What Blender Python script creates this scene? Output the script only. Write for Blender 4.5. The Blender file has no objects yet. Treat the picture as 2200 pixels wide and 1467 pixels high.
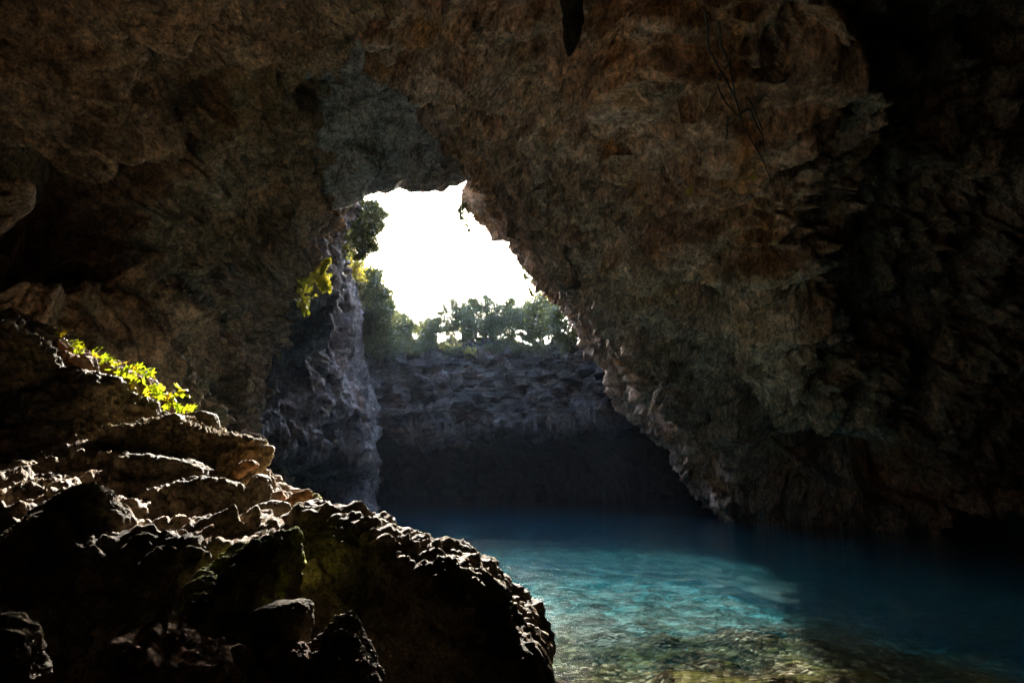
import bpy, math, random
import numpy as np
from mathutils import Vector
from mathutils.bvhtree import BVHTree

random.seed(7)
RNG = np.random.default_rng(11)
scene = bpy.context.scene
COL = scene.collection

# ------------------------------------------------------------------ camera
F = 1467.0
PITCH = math.radians(12.0)
CAM = np.array([0.0, 0.0, 1.5])
FWD = np.array([0, math.cos(PITCH), math.sin(PITCH)])
UP = np.array([0, -math.sin(PITCH), math.cos(PITCH)])


def P(u, v, Y):
    """world point at ground distance Y in the direction of photo position (u, v)"""
    d = np.array([1.0, 0, 0]) * (u - 1100) / F + FWD + UP * (733.5 - v) / F
    return CAM + d * (Y / d[1])


def W(x, y, z):
    return np.array([x, y, z], float)


cam_d = bpy.data.cameras.new('camera')
cam_d.lens = 24.0
cam_d.sensor_width = 36.0
cam_d.clip_start = 0.05
cam_d.clip_end = 3000
cam = bpy.data.objects.new('camera', cam_d)
COL.objects.link(cam)
cam.location = CAM
cam.rotation_euler = (math.pi / 2 + PITCH, 0, 0)
scene.camera = cam

# ------------------------------------------------------------------ noise
PERM = RNG.permutation(256).astype(np.int64)
PERM = np.concatenate([PERM, PERM, PERM])
GR = RNG.normal(size=(256, 3))
GR /= np.linalg.norm(GR, axis=1)[:, None]


def perlin(p):
    i = np.floor(p).astype(np.int64)
    f = p - i
    i &= 255
    w = f * f * f * (f * (f * 6 - 15) + 10)
    out = 0
    for dx in (0, 1):
        ax = PERM[i[:, 0] + dx]
        wx = w[:, 0] if dx else 1 - w[:, 0]
        for dy in (0, 1):
            ay = PERM[ax + i[:, 1] + dy]
            wy = w[:, 1] if dy else 1 - w[:, 1]
            for dz in (0, 1):
                h = PERM[ay + i[:, 2] + dz] & 255
                wz = w[:, 2] if dz else 1 - w[:, 2]
                g = GR[h]
                out = out + wx * wy * wz * (g[:, 0] * (f[:, 0] - dx) + g[:, 1] * (f[:, 1] - dy) + g[:, 2] * (f[:, 2] - dz))
    return out * 1.5


def fbm(p, oct=5, gain=0.5, lac=2.03):
    a, s, t = 1.0, 0, 1.0
    for k in range(oct):
        s = s + a * perlin(p * t + 17.3 * k)
        a *= gain
        t *= lac
    return s


def ridged(p, oct=5, gain=0.5, lac=2.1):
    a, s, t = 1.0, 0, 1.0
    for k in range(oct):
        s = s + a * (1 - 2 * np.abs(perlin(p * t + 31.7 * k)))
        a *= gain
        t *= lac
    return s


def worley(p):
    """F1, F2 and a per-cell random value"""
    i = np.floor(p).astype(np.int64)
    f = p - i
    f1 = np.full(len(p), 9.0)
    f2 = np.full(len(p), 9.0)
    cid = np.zeros(len(p))
    for dx in (-1, 0, 1):
        for dy in (-1, 0, 1):
            for dz in (-1, 0, 1):
                h = PERM[PERM[PERM[(i[:, 0] + dx) & 255] + ((i[:, 1] + dy) & 255)] + ((i[:, 2] + dz) & 255)]
                r = GR[h] * 0.45
                d = np.sqrt((dx + .5 + r[:, 0] - f[:, 0]) ** 2 + (dy + .5 + r[:, 1] - f[:, 1]) ** 2 + (dz + .5 + r[:, 2] - f[:, 2]) ** 2)
                m = d < f1
                f2 = np.where(m, f1, np.minimum(f2, d))
                cid = np.where(m, h / 255.0, cid)
                f1 = np.where(m, d, f1)
    return f1, f2, cid


def sstep(x, a, b):
    t = np.clip((x - a) / (b - a), 0, 1)
    return t * t * (3 - 2 * t)


# ------------------------------------------------------------------ mesh helpers
def mesh_from(name, V, Fc, mat=None, smooth=True, parent=None):
    V = np.asarray(V, np.float32)
    me = bpy.data.meshes.new(name)
    Fc = np.asarray(Fc, np.int32)
    n, k = Fc.shape
    me.vertices.add(len(V))
    me.vertices.foreach_set('co', V.ravel())
    me.loops.add(n * k)
    me.loops.foreach_set('vertex_index', Fc.ravel())
    me.polygons.add(n)
    me.polygons.foreach_set('loop_start', np.arange(0, n * k, k, dtype=np.int32))
    me.polygons.foreach_set('use_smooth', np.full(n, smooth, dtype=bool))
    me.update(calc_edges=True)
    me.validate()
    if mat:
        me.materials.append(mat)
    o = bpy.data.objects.new(name, me)
    COL.objects.link(o)
    if parent is not None:
        o.parent = parent
        o.matrix_parent_inverse = parent.matrix_world.inverted()
    return o


def tag(o, label=None, cat=None, group=None, kind=None):
    if label: o['label'] = label
    if cat: o['category'] = cat
    if group: o['group'] = group
    if kind: o['kind'] = kind
    return o


def empty(name, loc, label, cat, group=None):
    o = bpy.data.objects.new(name, None)
    o.empty_display_size = 0.1
    COL.objects.link(o)
    o.location = Vector([float(c) for c in loc])
    bpy.context.view_layer.update()
    return tag(o, label, cat, group)


def cr(Pts, n):
    """Catmull-Rom through Pts (m,k,3) along axis 0 resampled to n"""
    m = len(Pts)
    t = np.linspace(0, m - 1 - 1e-9, n)
    i = np.floor(t).astype(int)
    f = (t - i)[:, None, None]
    g = lambda j: Pts[np.clip(j, 0, m - 1)]
    p0, p1, p2, p3 = g(i - 1), g(i), g(i + 1), g(i + 2)
    return 0.5 * ((2 * p1) + (-p0 + p2) * f + (2 * p0 - 5 * p1 + 4 * p2 - p3) * f ** 2 + (-p0 + 3 * p1 - 3 * p2 + p3) * f ** 3)


def net(rows, nr, nc):
    A = np.array([[np.asarray(p, float) for p in r] for r in rows])
    A = cr(A, nr)
    A = cr(A.transpose(1, 0, 2), nc).transpose(1, 0, 2)
    return A


def grid_normals(A):
    du = np.gradient(A, axis=1)
    dv = np.gradient(A, axis=0)
    n = np.cross(du, dv)
    n /= np.linalg.norm(n, axis=2)[:, :, None] + 1e-9
    return n


def grid_faces(nr, nc):
    i = np.arange(nr * nc).reshape(nr, nc)
    return np.stack([i[:-1, :-1], i[:-1, 1:], i[1:, 1:], i[1:, :-1]], -1).reshape(-1, 4)


WALLS = {}


def patch(name, rows, nr, nc, disp, mat, face_to, dents=(), kind='structure'):
    """rows: control net; disp(p) -> metres pushed toward the viewed side"""
    A = net(rows, nr, nc)
    N = grid_normals(A)
    p = A.reshape(-1, 3)
    n = N.reshape(-1, 3)
    s = np.sign(((face_to - p) * n).sum(1))
    if s.mean() < 0:
        n = -n
    d = disp(p)
    for (c, r, dep, ax) in dents:
        q = (p - c) / np.asarray(ax)
        dist = np.linalg.norm(q, axis=1) + 0.35 * r * fbm(p * (1.2 / r), 4)
        d = d - dep * (1 - sstep(dist, r * 0.55, r))
    V = p + n * d[:, None]
    o = mesh_from(name, V, grid_faces(nr, nc), mat)
    tag(o, kind=kind)
    WALLS[name] = BVHTree.FromPolygons([tuple(x) for x in V.tolist()], grid_faces(nr, nc).tolist())
    return o


def hitY(name, u, v, default, off=0.15):
    """ground distance of a wall seen at photo position (u, v), a little in front of it"""
    d = P(u, v, 1.0) - CAM
    h = WALLS[name].ray_cast(Vector(CAM.tolist()), Vector(d.tolist()).normalized())
    return (h[0].y - off) if h[0] is not None else default


# ------------------------------------------------------------------ materials
def nodes_of(mat):
    mat.use_nodes = True
    nt = mat.node_tree
    nt.nodes.clear()
    return nt


def nd(nt, t, **kw):
    n = nt.nodes.new(t)
    for k, v in kw.items():
        if k in n.inputs and not hasattr(n, k):
            n.inputs[k].default_value = v
        else:
            try:
                setattr(n, k, v)
            except Exception:
                n.inputs[k].default_value = v
    return n


def L(nt, a, ao, b, bi):
    nt.links.new(a.outputs[ao], b.inputs[bi])


def noise(nt, co, scale, detail=8, rough=0.55, dist=0.0):
    n = nd(nt, 'ShaderNodeTexNoise')
    n.inputs['Scale'].default_value = scale
    n.inputs['Detail'].default_value = detail
    n.inputs['Roughness'].default_value = rough
    n.inputs['Distortion'].default_value = dist
    nt.links.new(co, n.inputs['Vector'])
    return n.outputs['Fac']


def ramp(nt, fac, stops):
    r = nd(nt, 'ShaderNodeValToRGB')
    el = r.color_ramp.elements
    while len(el) < len(stops):
        el.new(0.5)
    for e, (pos, c) in zip(el, stops):
        e.position = pos
        e.color = (c[0], c[1], c[2], 1) if len(c) == 3 else c
    nt.links.new(fac, r.inputs['Fac'])
    return r.outputs['Color']


def mix(nt, fac, a, b, mode='MIX'):
    m = nd(nt, 'ShaderNodeMix', data_type='RGBA', blend_type=mode)
    if isinstance(fac, (int, float)):
        m.inputs[0].default_value = fac
    else:
        nt.links.new(fac, m.inputs[0])
    for k, x in ((6, a), (7, b)):
        if isinstance(x, tuple):
            m.inputs[k].default_value = (*x, 1)
        else:
            nt.links.new(x, m.inputs[k])
    return m.outputs[2]


def g3(v):
    return (v, v, v)


def rock_mat(name, stops, stain=(0.30, 0.14, 0.05), stain_amt=(0.52, 0.70), pale=(0.55, 0.52, 0.47), pale_amt=(0.60, 0.72),
             s=1.0, stretch=(1, 1, 1), bump=0.5, bump_dist=0.12, rough=0.8, spec=0.2, moss=None, moss_amt=(0.55, 0.65)):
    mat = bpy.data.materials.new(name)
    nt = nodes_of(mat)
    tc = nd(nt, 'ShaderNodeTexCoord')
    mp = nd(nt, 'ShaderNodeMapping')
    mp.inputs['Scale'].default_value = stretch
    L(nt, tc, 'Object', mp, 'Vector')
    co = mp.outputs['Vector']
    base = ramp(nt, noise(nt, co, 0.9 * s, 12, 0.62, 0.4), stops)
    st = ramp(nt, noise(nt, co, 0.55 * s, 9, 0.65, 0.8), [(stain_amt[0], g3(0)), (stain_amt[1], g3(1))])
    c = mix(nt, st, base, stain)
    pl = ramp(nt, noise(nt, co, 2.3 * s, 12, 0.7, 0.3), [(pale_amt[0], g3(0)), (pale_amt[1], g3(0.8))])
    c = mix(nt, pl, c, pale)
    if moss:
        ms = ramp(nt, noise(nt, co, 1.7 * s, 10, 0.7, 0.5), [(moss_amt[0], g3(0)), (moss_amt[1], g3(0.9))])
        c = mix(nt, ms, c, moss)
    fine = ramp(nt, noise(nt, co, 6 * s, 14, 0.78, 0.3), [(0.36, g3(0.22)), (0.46, g3(0.75)), (0.54, g3(1.15)), (0.64, g3(1.8))])
    c = mix(nt, 1.0, c, fine, 'MULTIPLY')
    grit = ramp(nt, noise(nt, co, 19 * s, 6, 0.8), [(0.40, g3(0.5)), (0.5, g3(1.0)), (0.60, g3(1.45))])
    c = mix(nt, 1.0, c, grit, 'MULTIPLY')
    ck = nd(nt, 'ShaderNodeTexVoronoi', feature='DISTANCE_TO_EDGE')
    ck.inputs['Scale'].default_value = 0.75 * s
    cn = nd(nt, 'ShaderNodeTexNoise')
    cn.inputs['Scale'].default_value = 1.6 * s
    cn.inputs['Detail'].default_value = 8
    cn.inputs['Roughness'].default_value = 0.65
    nt.links.new(co, cn.inputs['Vector'])
    cs = nd(nt, 'ShaderNodeVectorMath', operation='SCALE')
    cs.inputs['Scale'].default_value = 1.3 / s
    L(nt, cn, 'Color', cs, 0)
    ca = nd(nt, 'ShaderNodeVectorMath', operation='ADD')
    nt.links.new(co, ca.inputs[0])
    L(nt, cs, 'Vector', ca, 1)
    L(nt, ca, 'Vector', ck, 'Vector')
    cc_ = ramp(nt, ck.outputs['Distance'], [(0.0, g3(0.25)), (0.022, g3(0.9)), (0.05, g3(1.0))])
    c = mix(nt, 0.8, c, cc_, 'MULTIPLY')
    blot = ramp(nt, noise(nt, co, 0.42 * s, 12, 0.72, 1.2), [(0.38, g3(0.30)), (0.50, g3(1.0)), (0.66, g3(1.2))])
    c = mix(nt, 1.0, c, blot, 'MULTIPLY')
    pit = nd(nt, 'ShaderNodeTexVoronoi')
    pit.inputs['Scale'].default_value = 3.2 * s
    pit.inputs['Detail'].default_value = 2.0
    wv_ = nd(nt, 'ShaderNodeVectorMath', operation='ADD')
    nt.links.new(co, wv_.inputs[0])
    nz = nd(nt, 'ShaderNodeTexNoise')
    nz.inputs['Scale'].default_value = 4 * s
    nz.inputs['Detail'].default_value = 5
    nt.links.new(co, nz.inputs['Vector'])
    sc_ = nd(nt, 'ShaderNodeVectorMath', operation='SCALE')
    L(nt, nz, 'Color', sc_, 0)
    sc_.inputs['Scale'].default_value = 0.35 / s
    L(nt, sc_, 'Vector', wv_, 1)
    L(nt, wv_, 'Vector', pit, 'Vector')
    pc = ramp(nt, pit.outputs['Distance'], [(0.10, g3(0.35)), (0.24, g3(1.0))])
    c = mix(nt, 0.7, c, pc, 'MULTIPLY')
    crust = ramp(nt, noise(nt, co, 16 * s, 6, 0.75), [(0.60, g3(0)), (0.68, g3(0.75))])
    c = mix(nt, crust, c, pale)
    bs = nd(nt, 'ShaderNodeBsdfPrincipled')
    bs.inputs['Roughness'].default_value = rough
    bs.inputs['Specular IOR Level'].default_value = spec
    nt.links.new(c, bs.inputs['Base Color'])
    b1 = nd(nt, 'ShaderNodeBump')
    b1.inputs['Strength'].default_value = bump
    b1.inputs['Distance'].default_value = bump_dist
    nt.links.new(noise(nt, co, 5 * s, 14, 0.68, 0.2), b1.inputs['Height'])
    b2 = nd(nt, 'ShaderNodeBump')
    b2.inputs['Strength'].default_value = bump * 0.8
    b2.inputs['Distance'].default_value = bump_dist * 0.3
    nt.links.new(noise(nt, co, 22 * s, 8, 0.7), b2.inputs['Height'])
    L(nt, b1, 'Normal', b2, 'Normal')
    L(nt, b2, 'Normal', bs, 'Normal')
    out = nd(nt, 'ShaderNodeOutputMaterial')
    L(nt, bs, 'BSDF', out, 'Surface')
    return mat


def leaf_mat(name, cols, trans=0.45, gloss=0.4):
    mat = bpy.data.materials.new(name)
    nt = nodes_of(mat)
    ge = nd(nt, 'ShaderNodeNewGeometry')
    n = len(cols)
    c = ramp(nt, ge.outputs['Random Per Island'], [(k / max(1, n - 1), cols[k]) for k in range(n)])
    d = nd(nt, 'ShaderNodeBsdfPrincipled')
    d.inputs['Roughness'].default_value = gloss
    nt.links.new(c, d.inputs['Base Color'])
    t = nd(nt, 'ShaderNodeBsdfTranslucent')
    tcol = mix(nt, 1.0, c, (1.5, 1.35, 0.6), 'MULTIPLY')
    nt.links.new(tcol, t.inputs['Color'])
    m = nd(nt, 'ShaderNodeMixShader')
    m.inputs[0].default_value = trans
    L(nt, d, 'BSDF', m, 1)
    L(nt, t, 'BSDF', m, 2)
    out = nd(nt, 'ShaderNodeOutputMaterial')
    L(nt, m, 'Shader', out, 'Surface')
    return mat


def flat_mat(name, col, rough=0.8):
    mat = bpy.data.materials.new(name)
    nt = nodes_of(mat)
    tc = nd(nt, 'ShaderNodeTexCoord')
    c = ramp(nt, noise(nt, tc.outputs['Object'], 14, 6), [(0.3, tuple(x * .5 for x in col)), (0.7, tuple(x * 1.3 for x in col))])
    d = nd(nt, 'ShaderNodeBsdfPrincipled')
    d.inputs['Roughness'].default_value = rough
    nt.links.new(c, d.inputs['Base Color'])
    out = nd(nt, 'ShaderNodeOutputMaterial')
    L(nt, d, 'BSDF', out, 'Surface')
    return mat


M_right = rock_mat('right_wall_rock', [(0.28, (0.21, 0.14, 0.10)), (0.45, (0.47, 0.325, 0.24)), (0.6, (0.62, 0.465, 0.37)), (0.75, (0.50, 0.37, 0.25))],
                   stain=(0.42, 0.23, 0.10), stain_amt=(0.5, 0.66), pale=(0.66, 0.54, 0.46), pale_amt=(0.56, 0.70), s=0.8, stretch=(1, 1, 0.55), bump=0.7, bump_dist=0.25,
                   moss=(0.20, 0.155, 0.075), moss_amt=(0.60, 0.74))
M_left = rock_mat('left_wall_rock', [(0.28, (0.14, 0.09, 0.058)), (0.48, (0.39, 0.26, 0.165)), (0.66, (0.50, 0.35, 0.235)), (0.8, (0.42, 0.33, 0.24))],
                  stain=(0.26, 0.16, 0.07), stain_amt=(0.5, 0.68), pale=(0.36, 0.29, 0.22), pale_amt=(0.6, 0.75), s=0.8, bump=0.7, bump_dist=0.25)
M_ceil = rock_mat('ceiling_rock', [(0.3, (0.24, 0.215, 0.20)), (0.5, (0.46, 0.42, 0.39)), (0.7, (0.56, 0.52, 0.485))],
                  stain=(0.24, 0.17, 0.11), stain_amt=(0.55, 0.72), pale=(0.34, 0.31, 0.28), pale_amt=(0.6, 0.75), s=0.8, bump=0.6, bump_dist=0.2)
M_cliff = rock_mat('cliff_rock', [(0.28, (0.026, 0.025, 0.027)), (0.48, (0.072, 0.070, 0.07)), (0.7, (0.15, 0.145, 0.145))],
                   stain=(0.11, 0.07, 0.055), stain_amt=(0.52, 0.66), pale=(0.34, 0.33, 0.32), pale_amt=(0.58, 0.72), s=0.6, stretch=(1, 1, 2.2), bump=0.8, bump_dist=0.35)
M_boulder = rock_mat('boulder_rock', [(0.3, (0.06, 0.047, 0.033)), (0.5, (0.17, 0.135, 0.09)), (0.7, (0.28, 0.23, 0.155))],
                     stain=(0.09, 0.05, 0.03), pale=(0.24, 0.21, 0.17), pale_amt=(.62, .76), s=5, bump=0.6, bump_dist=0.03)
M_mossy = rock_mat('mossy_rock', [(0.3, (0.09, 0.065, 0.052)), (0.5, (0.25, 0.185, 0.15)), (0.7, (0.42, 0.34, 0.28))],
                   stain=(0.2, 0.12, 0.08), pale=(0.5, 0.46, 0.4), s=5, bump=0.8, bump_dist=0.03, moss=(0.34, 0.40, 0.03), moss_amt=(0.43, 0.53))
M_tan = rock_mat('tan_rock', [(0.3, (0.17, 0.13, 0.065)), (0.5, (0.36, 0.28, 0.165)), (0.7, (0.48, 0.39, 0.25))],
                 stain=(0.36, 0.24, 0.11), pale=(0.45, 0.4, 0.31), s=6, bump=0.7, bump_dist=0.025, moss=(0.2, 0.18, 0.06), moss_amt=(0.6, 0.7))
M_orange = rock_mat('orange_rock', [(0.3, (0.22, 0.11, 0.04)), (0.5, (0.42, 0.22, 0.09)), (0.7, (0.50, 0.32, 0.16))],
                    stain=(0.45, 0.2, 0.06), pale=(0.55, 0.42, 0.28), s=6, bump=0.6, bump_dist=0.02)
M_white = rock_mat('pale_rock', [(0.3, (0.3, 0.27, 0.22)), (0.5, (0.52, 0.48, 0.4)), (0.7, (0.68, 0.64, 0.56))],
                   stain=(0.4, 0.3, 0.16), pale=(0.75, 0.72, 0.66), s=7, bump=0.7, bump_dist=0.02)
M_red = rock_mat('reddish_rock', [(0.3, (0.13, 0.075, 0.05)), (0.5, (0.29, 0.175, 0.115)), (0.7, (0.42, 0.28, 0.19))],
                 stain=(0.30, 0.15, 0.09), pale=(0.55, 0.48, 0.4), s=6, bump=0.7, bump_dist=0.025)
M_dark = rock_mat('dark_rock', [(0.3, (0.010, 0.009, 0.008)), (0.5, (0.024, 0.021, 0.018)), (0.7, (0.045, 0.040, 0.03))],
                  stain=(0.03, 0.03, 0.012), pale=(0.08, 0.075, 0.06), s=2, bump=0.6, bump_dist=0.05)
M_bark = flat_mat('bark', (0.10, 0.08, 0.06))
M_root = flat_mat('root_bark', (0.035, 0.028, 0.02))
M_twig = flat_mat('dry_twig', (0.42, 0.36, 0.27))
M_stem = flat_mat('green_stem', (0.16, 0.13, 0.05))
M_oak = leaf_mat('oak_leaf', [(0.045, 0.06, 0.032), (0.075, 0.095, 0.045), (0.12, 0.135, 0.07)], 0.4)
M_pine = leaf_mat('pine_leaf', [(0.04, 0.055, 0.025), (0.07, 0.09, 0.035), (0.15, 0.155, 0.07)], 0.4)
M_yel = leaf_mat('creeper_leaf', [(0.16, 0.15, 0.03), (0.26, 0.25, 0.06), (0.36, 0.32, 0.1)], 0.55)
M_fig = leaf_mat('fig_leaf', [(0.09, 0.17, 0.012), (0.17, 0.26, 0.015), (0.25, 0.31, 0.022), (0.36, 0.27, 0.025), (0.15, 0.24, 0.015)], 0.55)
M_ivy = leaf_mat('ivy_leaf', [(0.22, 0.24, 0.03), (0.34, 0.34, 0.05), (0.44, 0.42, 0.09)], 0.55)
M_grass = flat_mat('hillside_soil', (0.11, 0.10, 0.05))

M_pier = rock_mat('pier_rock', [(0.28, (0.045, 0.043, 0.043)), (0.48, (0.115, 0.108, 0.106)), (0.7, (0.20, 0.19, 0.188))],
                  stain=(0.14, 0.09, 0.07), stain_amt=(0.52, 0.66), pale=(0.36, 0.345, 0.33), pale_amt=(0.58, 0.72), s=0.6, bump=0.8, bump_dist=0.3)

# ------------------------------------------------------------------ cave shell
EYE = CAM


def disp_right(p):
    w = p + 0.7 * np.stack([fbm(p * 0.35 + 5, 3), fbm(p * 0.35 + 25, 3), fbm(p * 0.35 + 45, 3)], 1)
    fl = np.array([0.33, -0.30, -0.89])                     # the way the drip flows run down the slab
    q = w - 0.80 * (w @ fl)[:, None] * fl
    d = -0.55 + 0.75 * fbm(w * 0.16, 3) + 0.68 * ridged(q * 0.55, 4, .55) + 0.36 * ridged(q * 1.5 + 9, 4, .55) + 0.14 * fbm(w * 2.6, 5, 0.6)
    f1, f2, c = worley(q * 0.8)
    d += 0.38 * (np.clip(f1, 0, 0.8) - 0.4) + 0.25 * (c - .5) * sstep(f2 - f1, 0, .2)
    f1, f2, _ = worley(w * 2.2)
    d += 0.13 * (f1 - 0.5)
    t = (w @ np.array([0.55, 0.55, 0.63])) * 0.55 + 0.9 * fbm(w * 0.3 + 3, 3)
    saw = t - np.floor(t)
    d += 0.40 * sstep(fbm(w * 0.25 + 50, 3), -.2, .4) * (np.minimum(saw, (1 - saw) * 5) - .4)
    return d


def disp_left(p):
    w = p + 0.5 * np.stack([fbm(p * 0.35 + 5, 3), fbm(p * 0.35 + 25, 3), fbm(p * 0.35 + 45, 3)], 1)
    # strata dip down toward the back of the cave
    a = np.array([0.25, 0.62, 0.74]); a = a / np.linalg.norm(a)
    s = (w * a).sum(1)[:, None]
    q = w * 0.35 + a * s * 0.95
    d = 0.8 * fbm(w * 0.16, 3) + 0.62 * ridged(q * 0.75, 4, 0.5) + 0.22 * ridged(q * 1.9 + 3, 3) + 0.10 * fbm(w * 2.4, 5, 0.55)
    t = s[:, 0] * 1.25 + 0.9 * fbm(w * 0.45, 3) + .25 * fbm(w * 1.6, 3)
    saw = t - np.floor(t)
    mk = sstep(fbm(w * 0.3 + 70, 3), -0.4, 0.3)
    d += 0.55 * mk * (np.minimum(saw, (1 - saw) * 6) ** 1.2 - .4)
    t = s[:, 0] * 3.1 + 0.9 * fbm(w * 0.8 + 9, 3)
    saw = t - np.floor(t)
    d += 0.16 * mk * np.minimum(saw, (1 - saw) * 5)
    f1, f2, _ = worley(q * 1.1)
    d += 0.25 * (np.clip(f2 - f1, 0, 0.4) - 0.15)
    return d


def disp_ceil(p):
    w = p + 0.4 * np.stack([fbm(p * 0.4 + 5, 3), fbm(p * 0.4 + 25, 3), fbm(p * 0.4 + 45, 3)], 1)
    f1, f2, _ = worley(w * 1.0)
    return 0.5 * fbm(w * 0.2, 3) + 0.16 * ridged(w * 0.7, 4) + 0.08 * fbm(w * 2.2, 5, 0.55) + 0.14 * (np.clip(f1, 0, .7) - 0.4)


def disp_cliff(p):
    w = p + 0.6 * np.stack([fbm(p * 0.3 + 5, 3), fbm(p * 0.3 + 25, 3), 0.5 * fbm(p * 0.3 + 45, 3)], 1)
    zz = w[:, 2] - 0.10 * w[:, 0]
    q = np.stack([w[:, 0] * 0.16, w[:, 1] * 0.16, zz * 1.7], 1)
    mk = sstep(fbm(w * 0.28 + 40, 3), -0.35, 0.45)
    d = (0.10 + 0.34 * mk) * ridged(q, 4, 0.62) + 0.7 * fbm(w * 0.2, 3) + 0.34 * ridged(w * 0.7, 5, .6) + 0.12 * fbm(w * 2.2, 4)
    f1, f2, c = worley(w * np.array([0.5, 0.5, 0.8]))
    d += 0.7 * (c - 0.5) * sstep(f2 - f1, 0, .12)
    v1, v2, _ = worley(np.stack([w[:, 0] * .9, w[:, 1] * .9, w[:, 2] * .22], 1))
    d -= 0.25 * (1 - sstep(v2 - v1, 0, .18)) * (1 - mk)
    return d


def disp_pier(p):
    w = p + 0.6 * np.stack([fbm(p * 0.3 + 5, 3), fbm(p * 0.3 + 25, 3), fbm(p * 0.3 + 45, 3)], 1)
    f1, f2, c = worley(w * 0.55)
    d = 0.7 * fbm(w * 0.2, 3) + 0.4 * ridged(w * np.array([1, 1, .6]) * 0.5, 4) + 0.12 * ridged(w * 1.6, 4) + 0.08 * fbm(w * 3, 4)
    return d + 0.55 * (c - 0.5) * sstep(f2 - f1, 0, .15)


right_rows = [
    [W(-2, -9, 14), W(0, -9, 12.6), W(3, -9, 11), W(6, -9, 10), W(9, -9, 11), W(13, -9, 11), W(17, -9, 10)],
    [W(-2, 2, 14.2), W(0, 2, 12.8), W(2.5, 2, 11.2), W(5, 2, 10.5), W(9, 3, 13), W(13, 4, 13), W(17, 5, 12)],
    [P(760, -20, 15.5), P(850, 0, 13.8), P(1100, 0, 12), P(1350, 0, 10.8), P(1620, 0, 10.2), P(1830, 0, 14.5), P(2300, 0, 19)],
    [P(935, 165, 23), P(925, 172, 18), P(1100, 170, 15.5), P(1350, 170, 13), P(1600, 170, 11.2), P(1815, 170, 15), P(2300, 170, 19.5)],
    [P(1045, 330, 28), P(1040, 335, 23.5), P(1150, 330, 19.5), P(1350, 330, 16), P(1610, 330, 12.8), P(1810, 330, 15.6), P(2350, 330, 18.5)],
    [P(1065, 420, 34), P(1058, 430, 28), P(1180, 430, 22.5), P(1380, 430, 18), P(1620, 430, 13.9), P(1810, 430, 17), P(2350, 430, 20)],
    [P(1165, 545, 37), P(1155, 550, 31), P(1250, 560, 25), P(1400, 560, 20), P(1640, 560, 15.2), P(1820, 560, 18.5), P(2350, 560, 21.5)],
    [P(1225, 602, 40), P(1218, 612, 34), P(1330, 650, 27), P(1450, 650, 22), P(1660, 650, 16.6), P(1840, 650, 19.8), P(2350, 650, 22.5)],
    [P(1300, 690, 42), P(1280, 695, 33.5), P(1400, 750, 28), P(1550, 760, 23), P(1700, 780, 18.5), P(1890, 780, 21.5), P(2350, 780, 24)],
    [P(1410, 870, 42), P(1385, 850, 33), P(1480, 880, 29), P(1600, 870, 24.5), P(1750, 880, 20.5), P(1950, 880, 23), P(2350, 900, 25)],
    [P(1510, 1010, 42), P(1475, 975, 32.5), P(1540, 990, 29.5), P(1620, 980, 26), P(1800, 970, 22.5), P(2000, 1000, 24.5), P(2400, 1000, 26)],
    [P(1620, 1100, 44), P(1570, 1080, 31.5), P(1610, 1095, 30), P(1680, 1085, 27), P(1850, 1090, 24), P(2070, 1100, 25.5), P(2450, 1100, 27)],
    [P(1650, 1130, 47), P(1630, 1125, 40), P(1650, 1125, 38), P(1720, 1130, 33), P(1900, 1140, 28), P(2150, 1150, 22), P(2500, 1180, 15)],
]
R_dents = [(P(1570, 780, 22.5), 1.2, 2.2, (.8, 1.2, 1)), (P(1640, 880, 24.0), 1.7, 2.6, (.9, 1.3, 1.2)), (P(1740, 965, 24.5), 2.2, 5, (1.1, 1.5, 1)),
           (P(1730, 1055, 25.5), 2.0, 5, (1.3, 1.5, 1)), (P(1860, 1010, 24.5), 1.8, 4, (1.2, 1.5, 1)),
           (P(1335, 590, 24), 0.75, 1.8, (1, 1.2, 1)), (P(1290, 540, 25), 0.8, 1.4, (.8, 1.2, 1.3)), (P(1480, 640, 21), 0.8, 1.5, (.6, 1, 2)),
           (P(1225, 555, 27), 0.9, 1.6, (.7, 1.2, 1.6)), (P(1415, 195, 12.2), 0.35, 0.5, (1, 1, 1)), (P(1430, 220, 12.5), 0.35, .5, (.7, 1, 1.5)),
           (P(1090, 150, 16), 0.5, 0.5, (1, 1, 1)), (P(1320, 45, 11), .3, .4, (1, 1, 1)), (P(1540, 60, 9.8), .4, .5, (1, 1, 1)), (P(1560, 500, 16), .7, 1.0, (.6, 1, 1.8))]
patch('cave_right_wall', right_rows, 560, 470, disp_right, M_right, EYE, R_dents)

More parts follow.
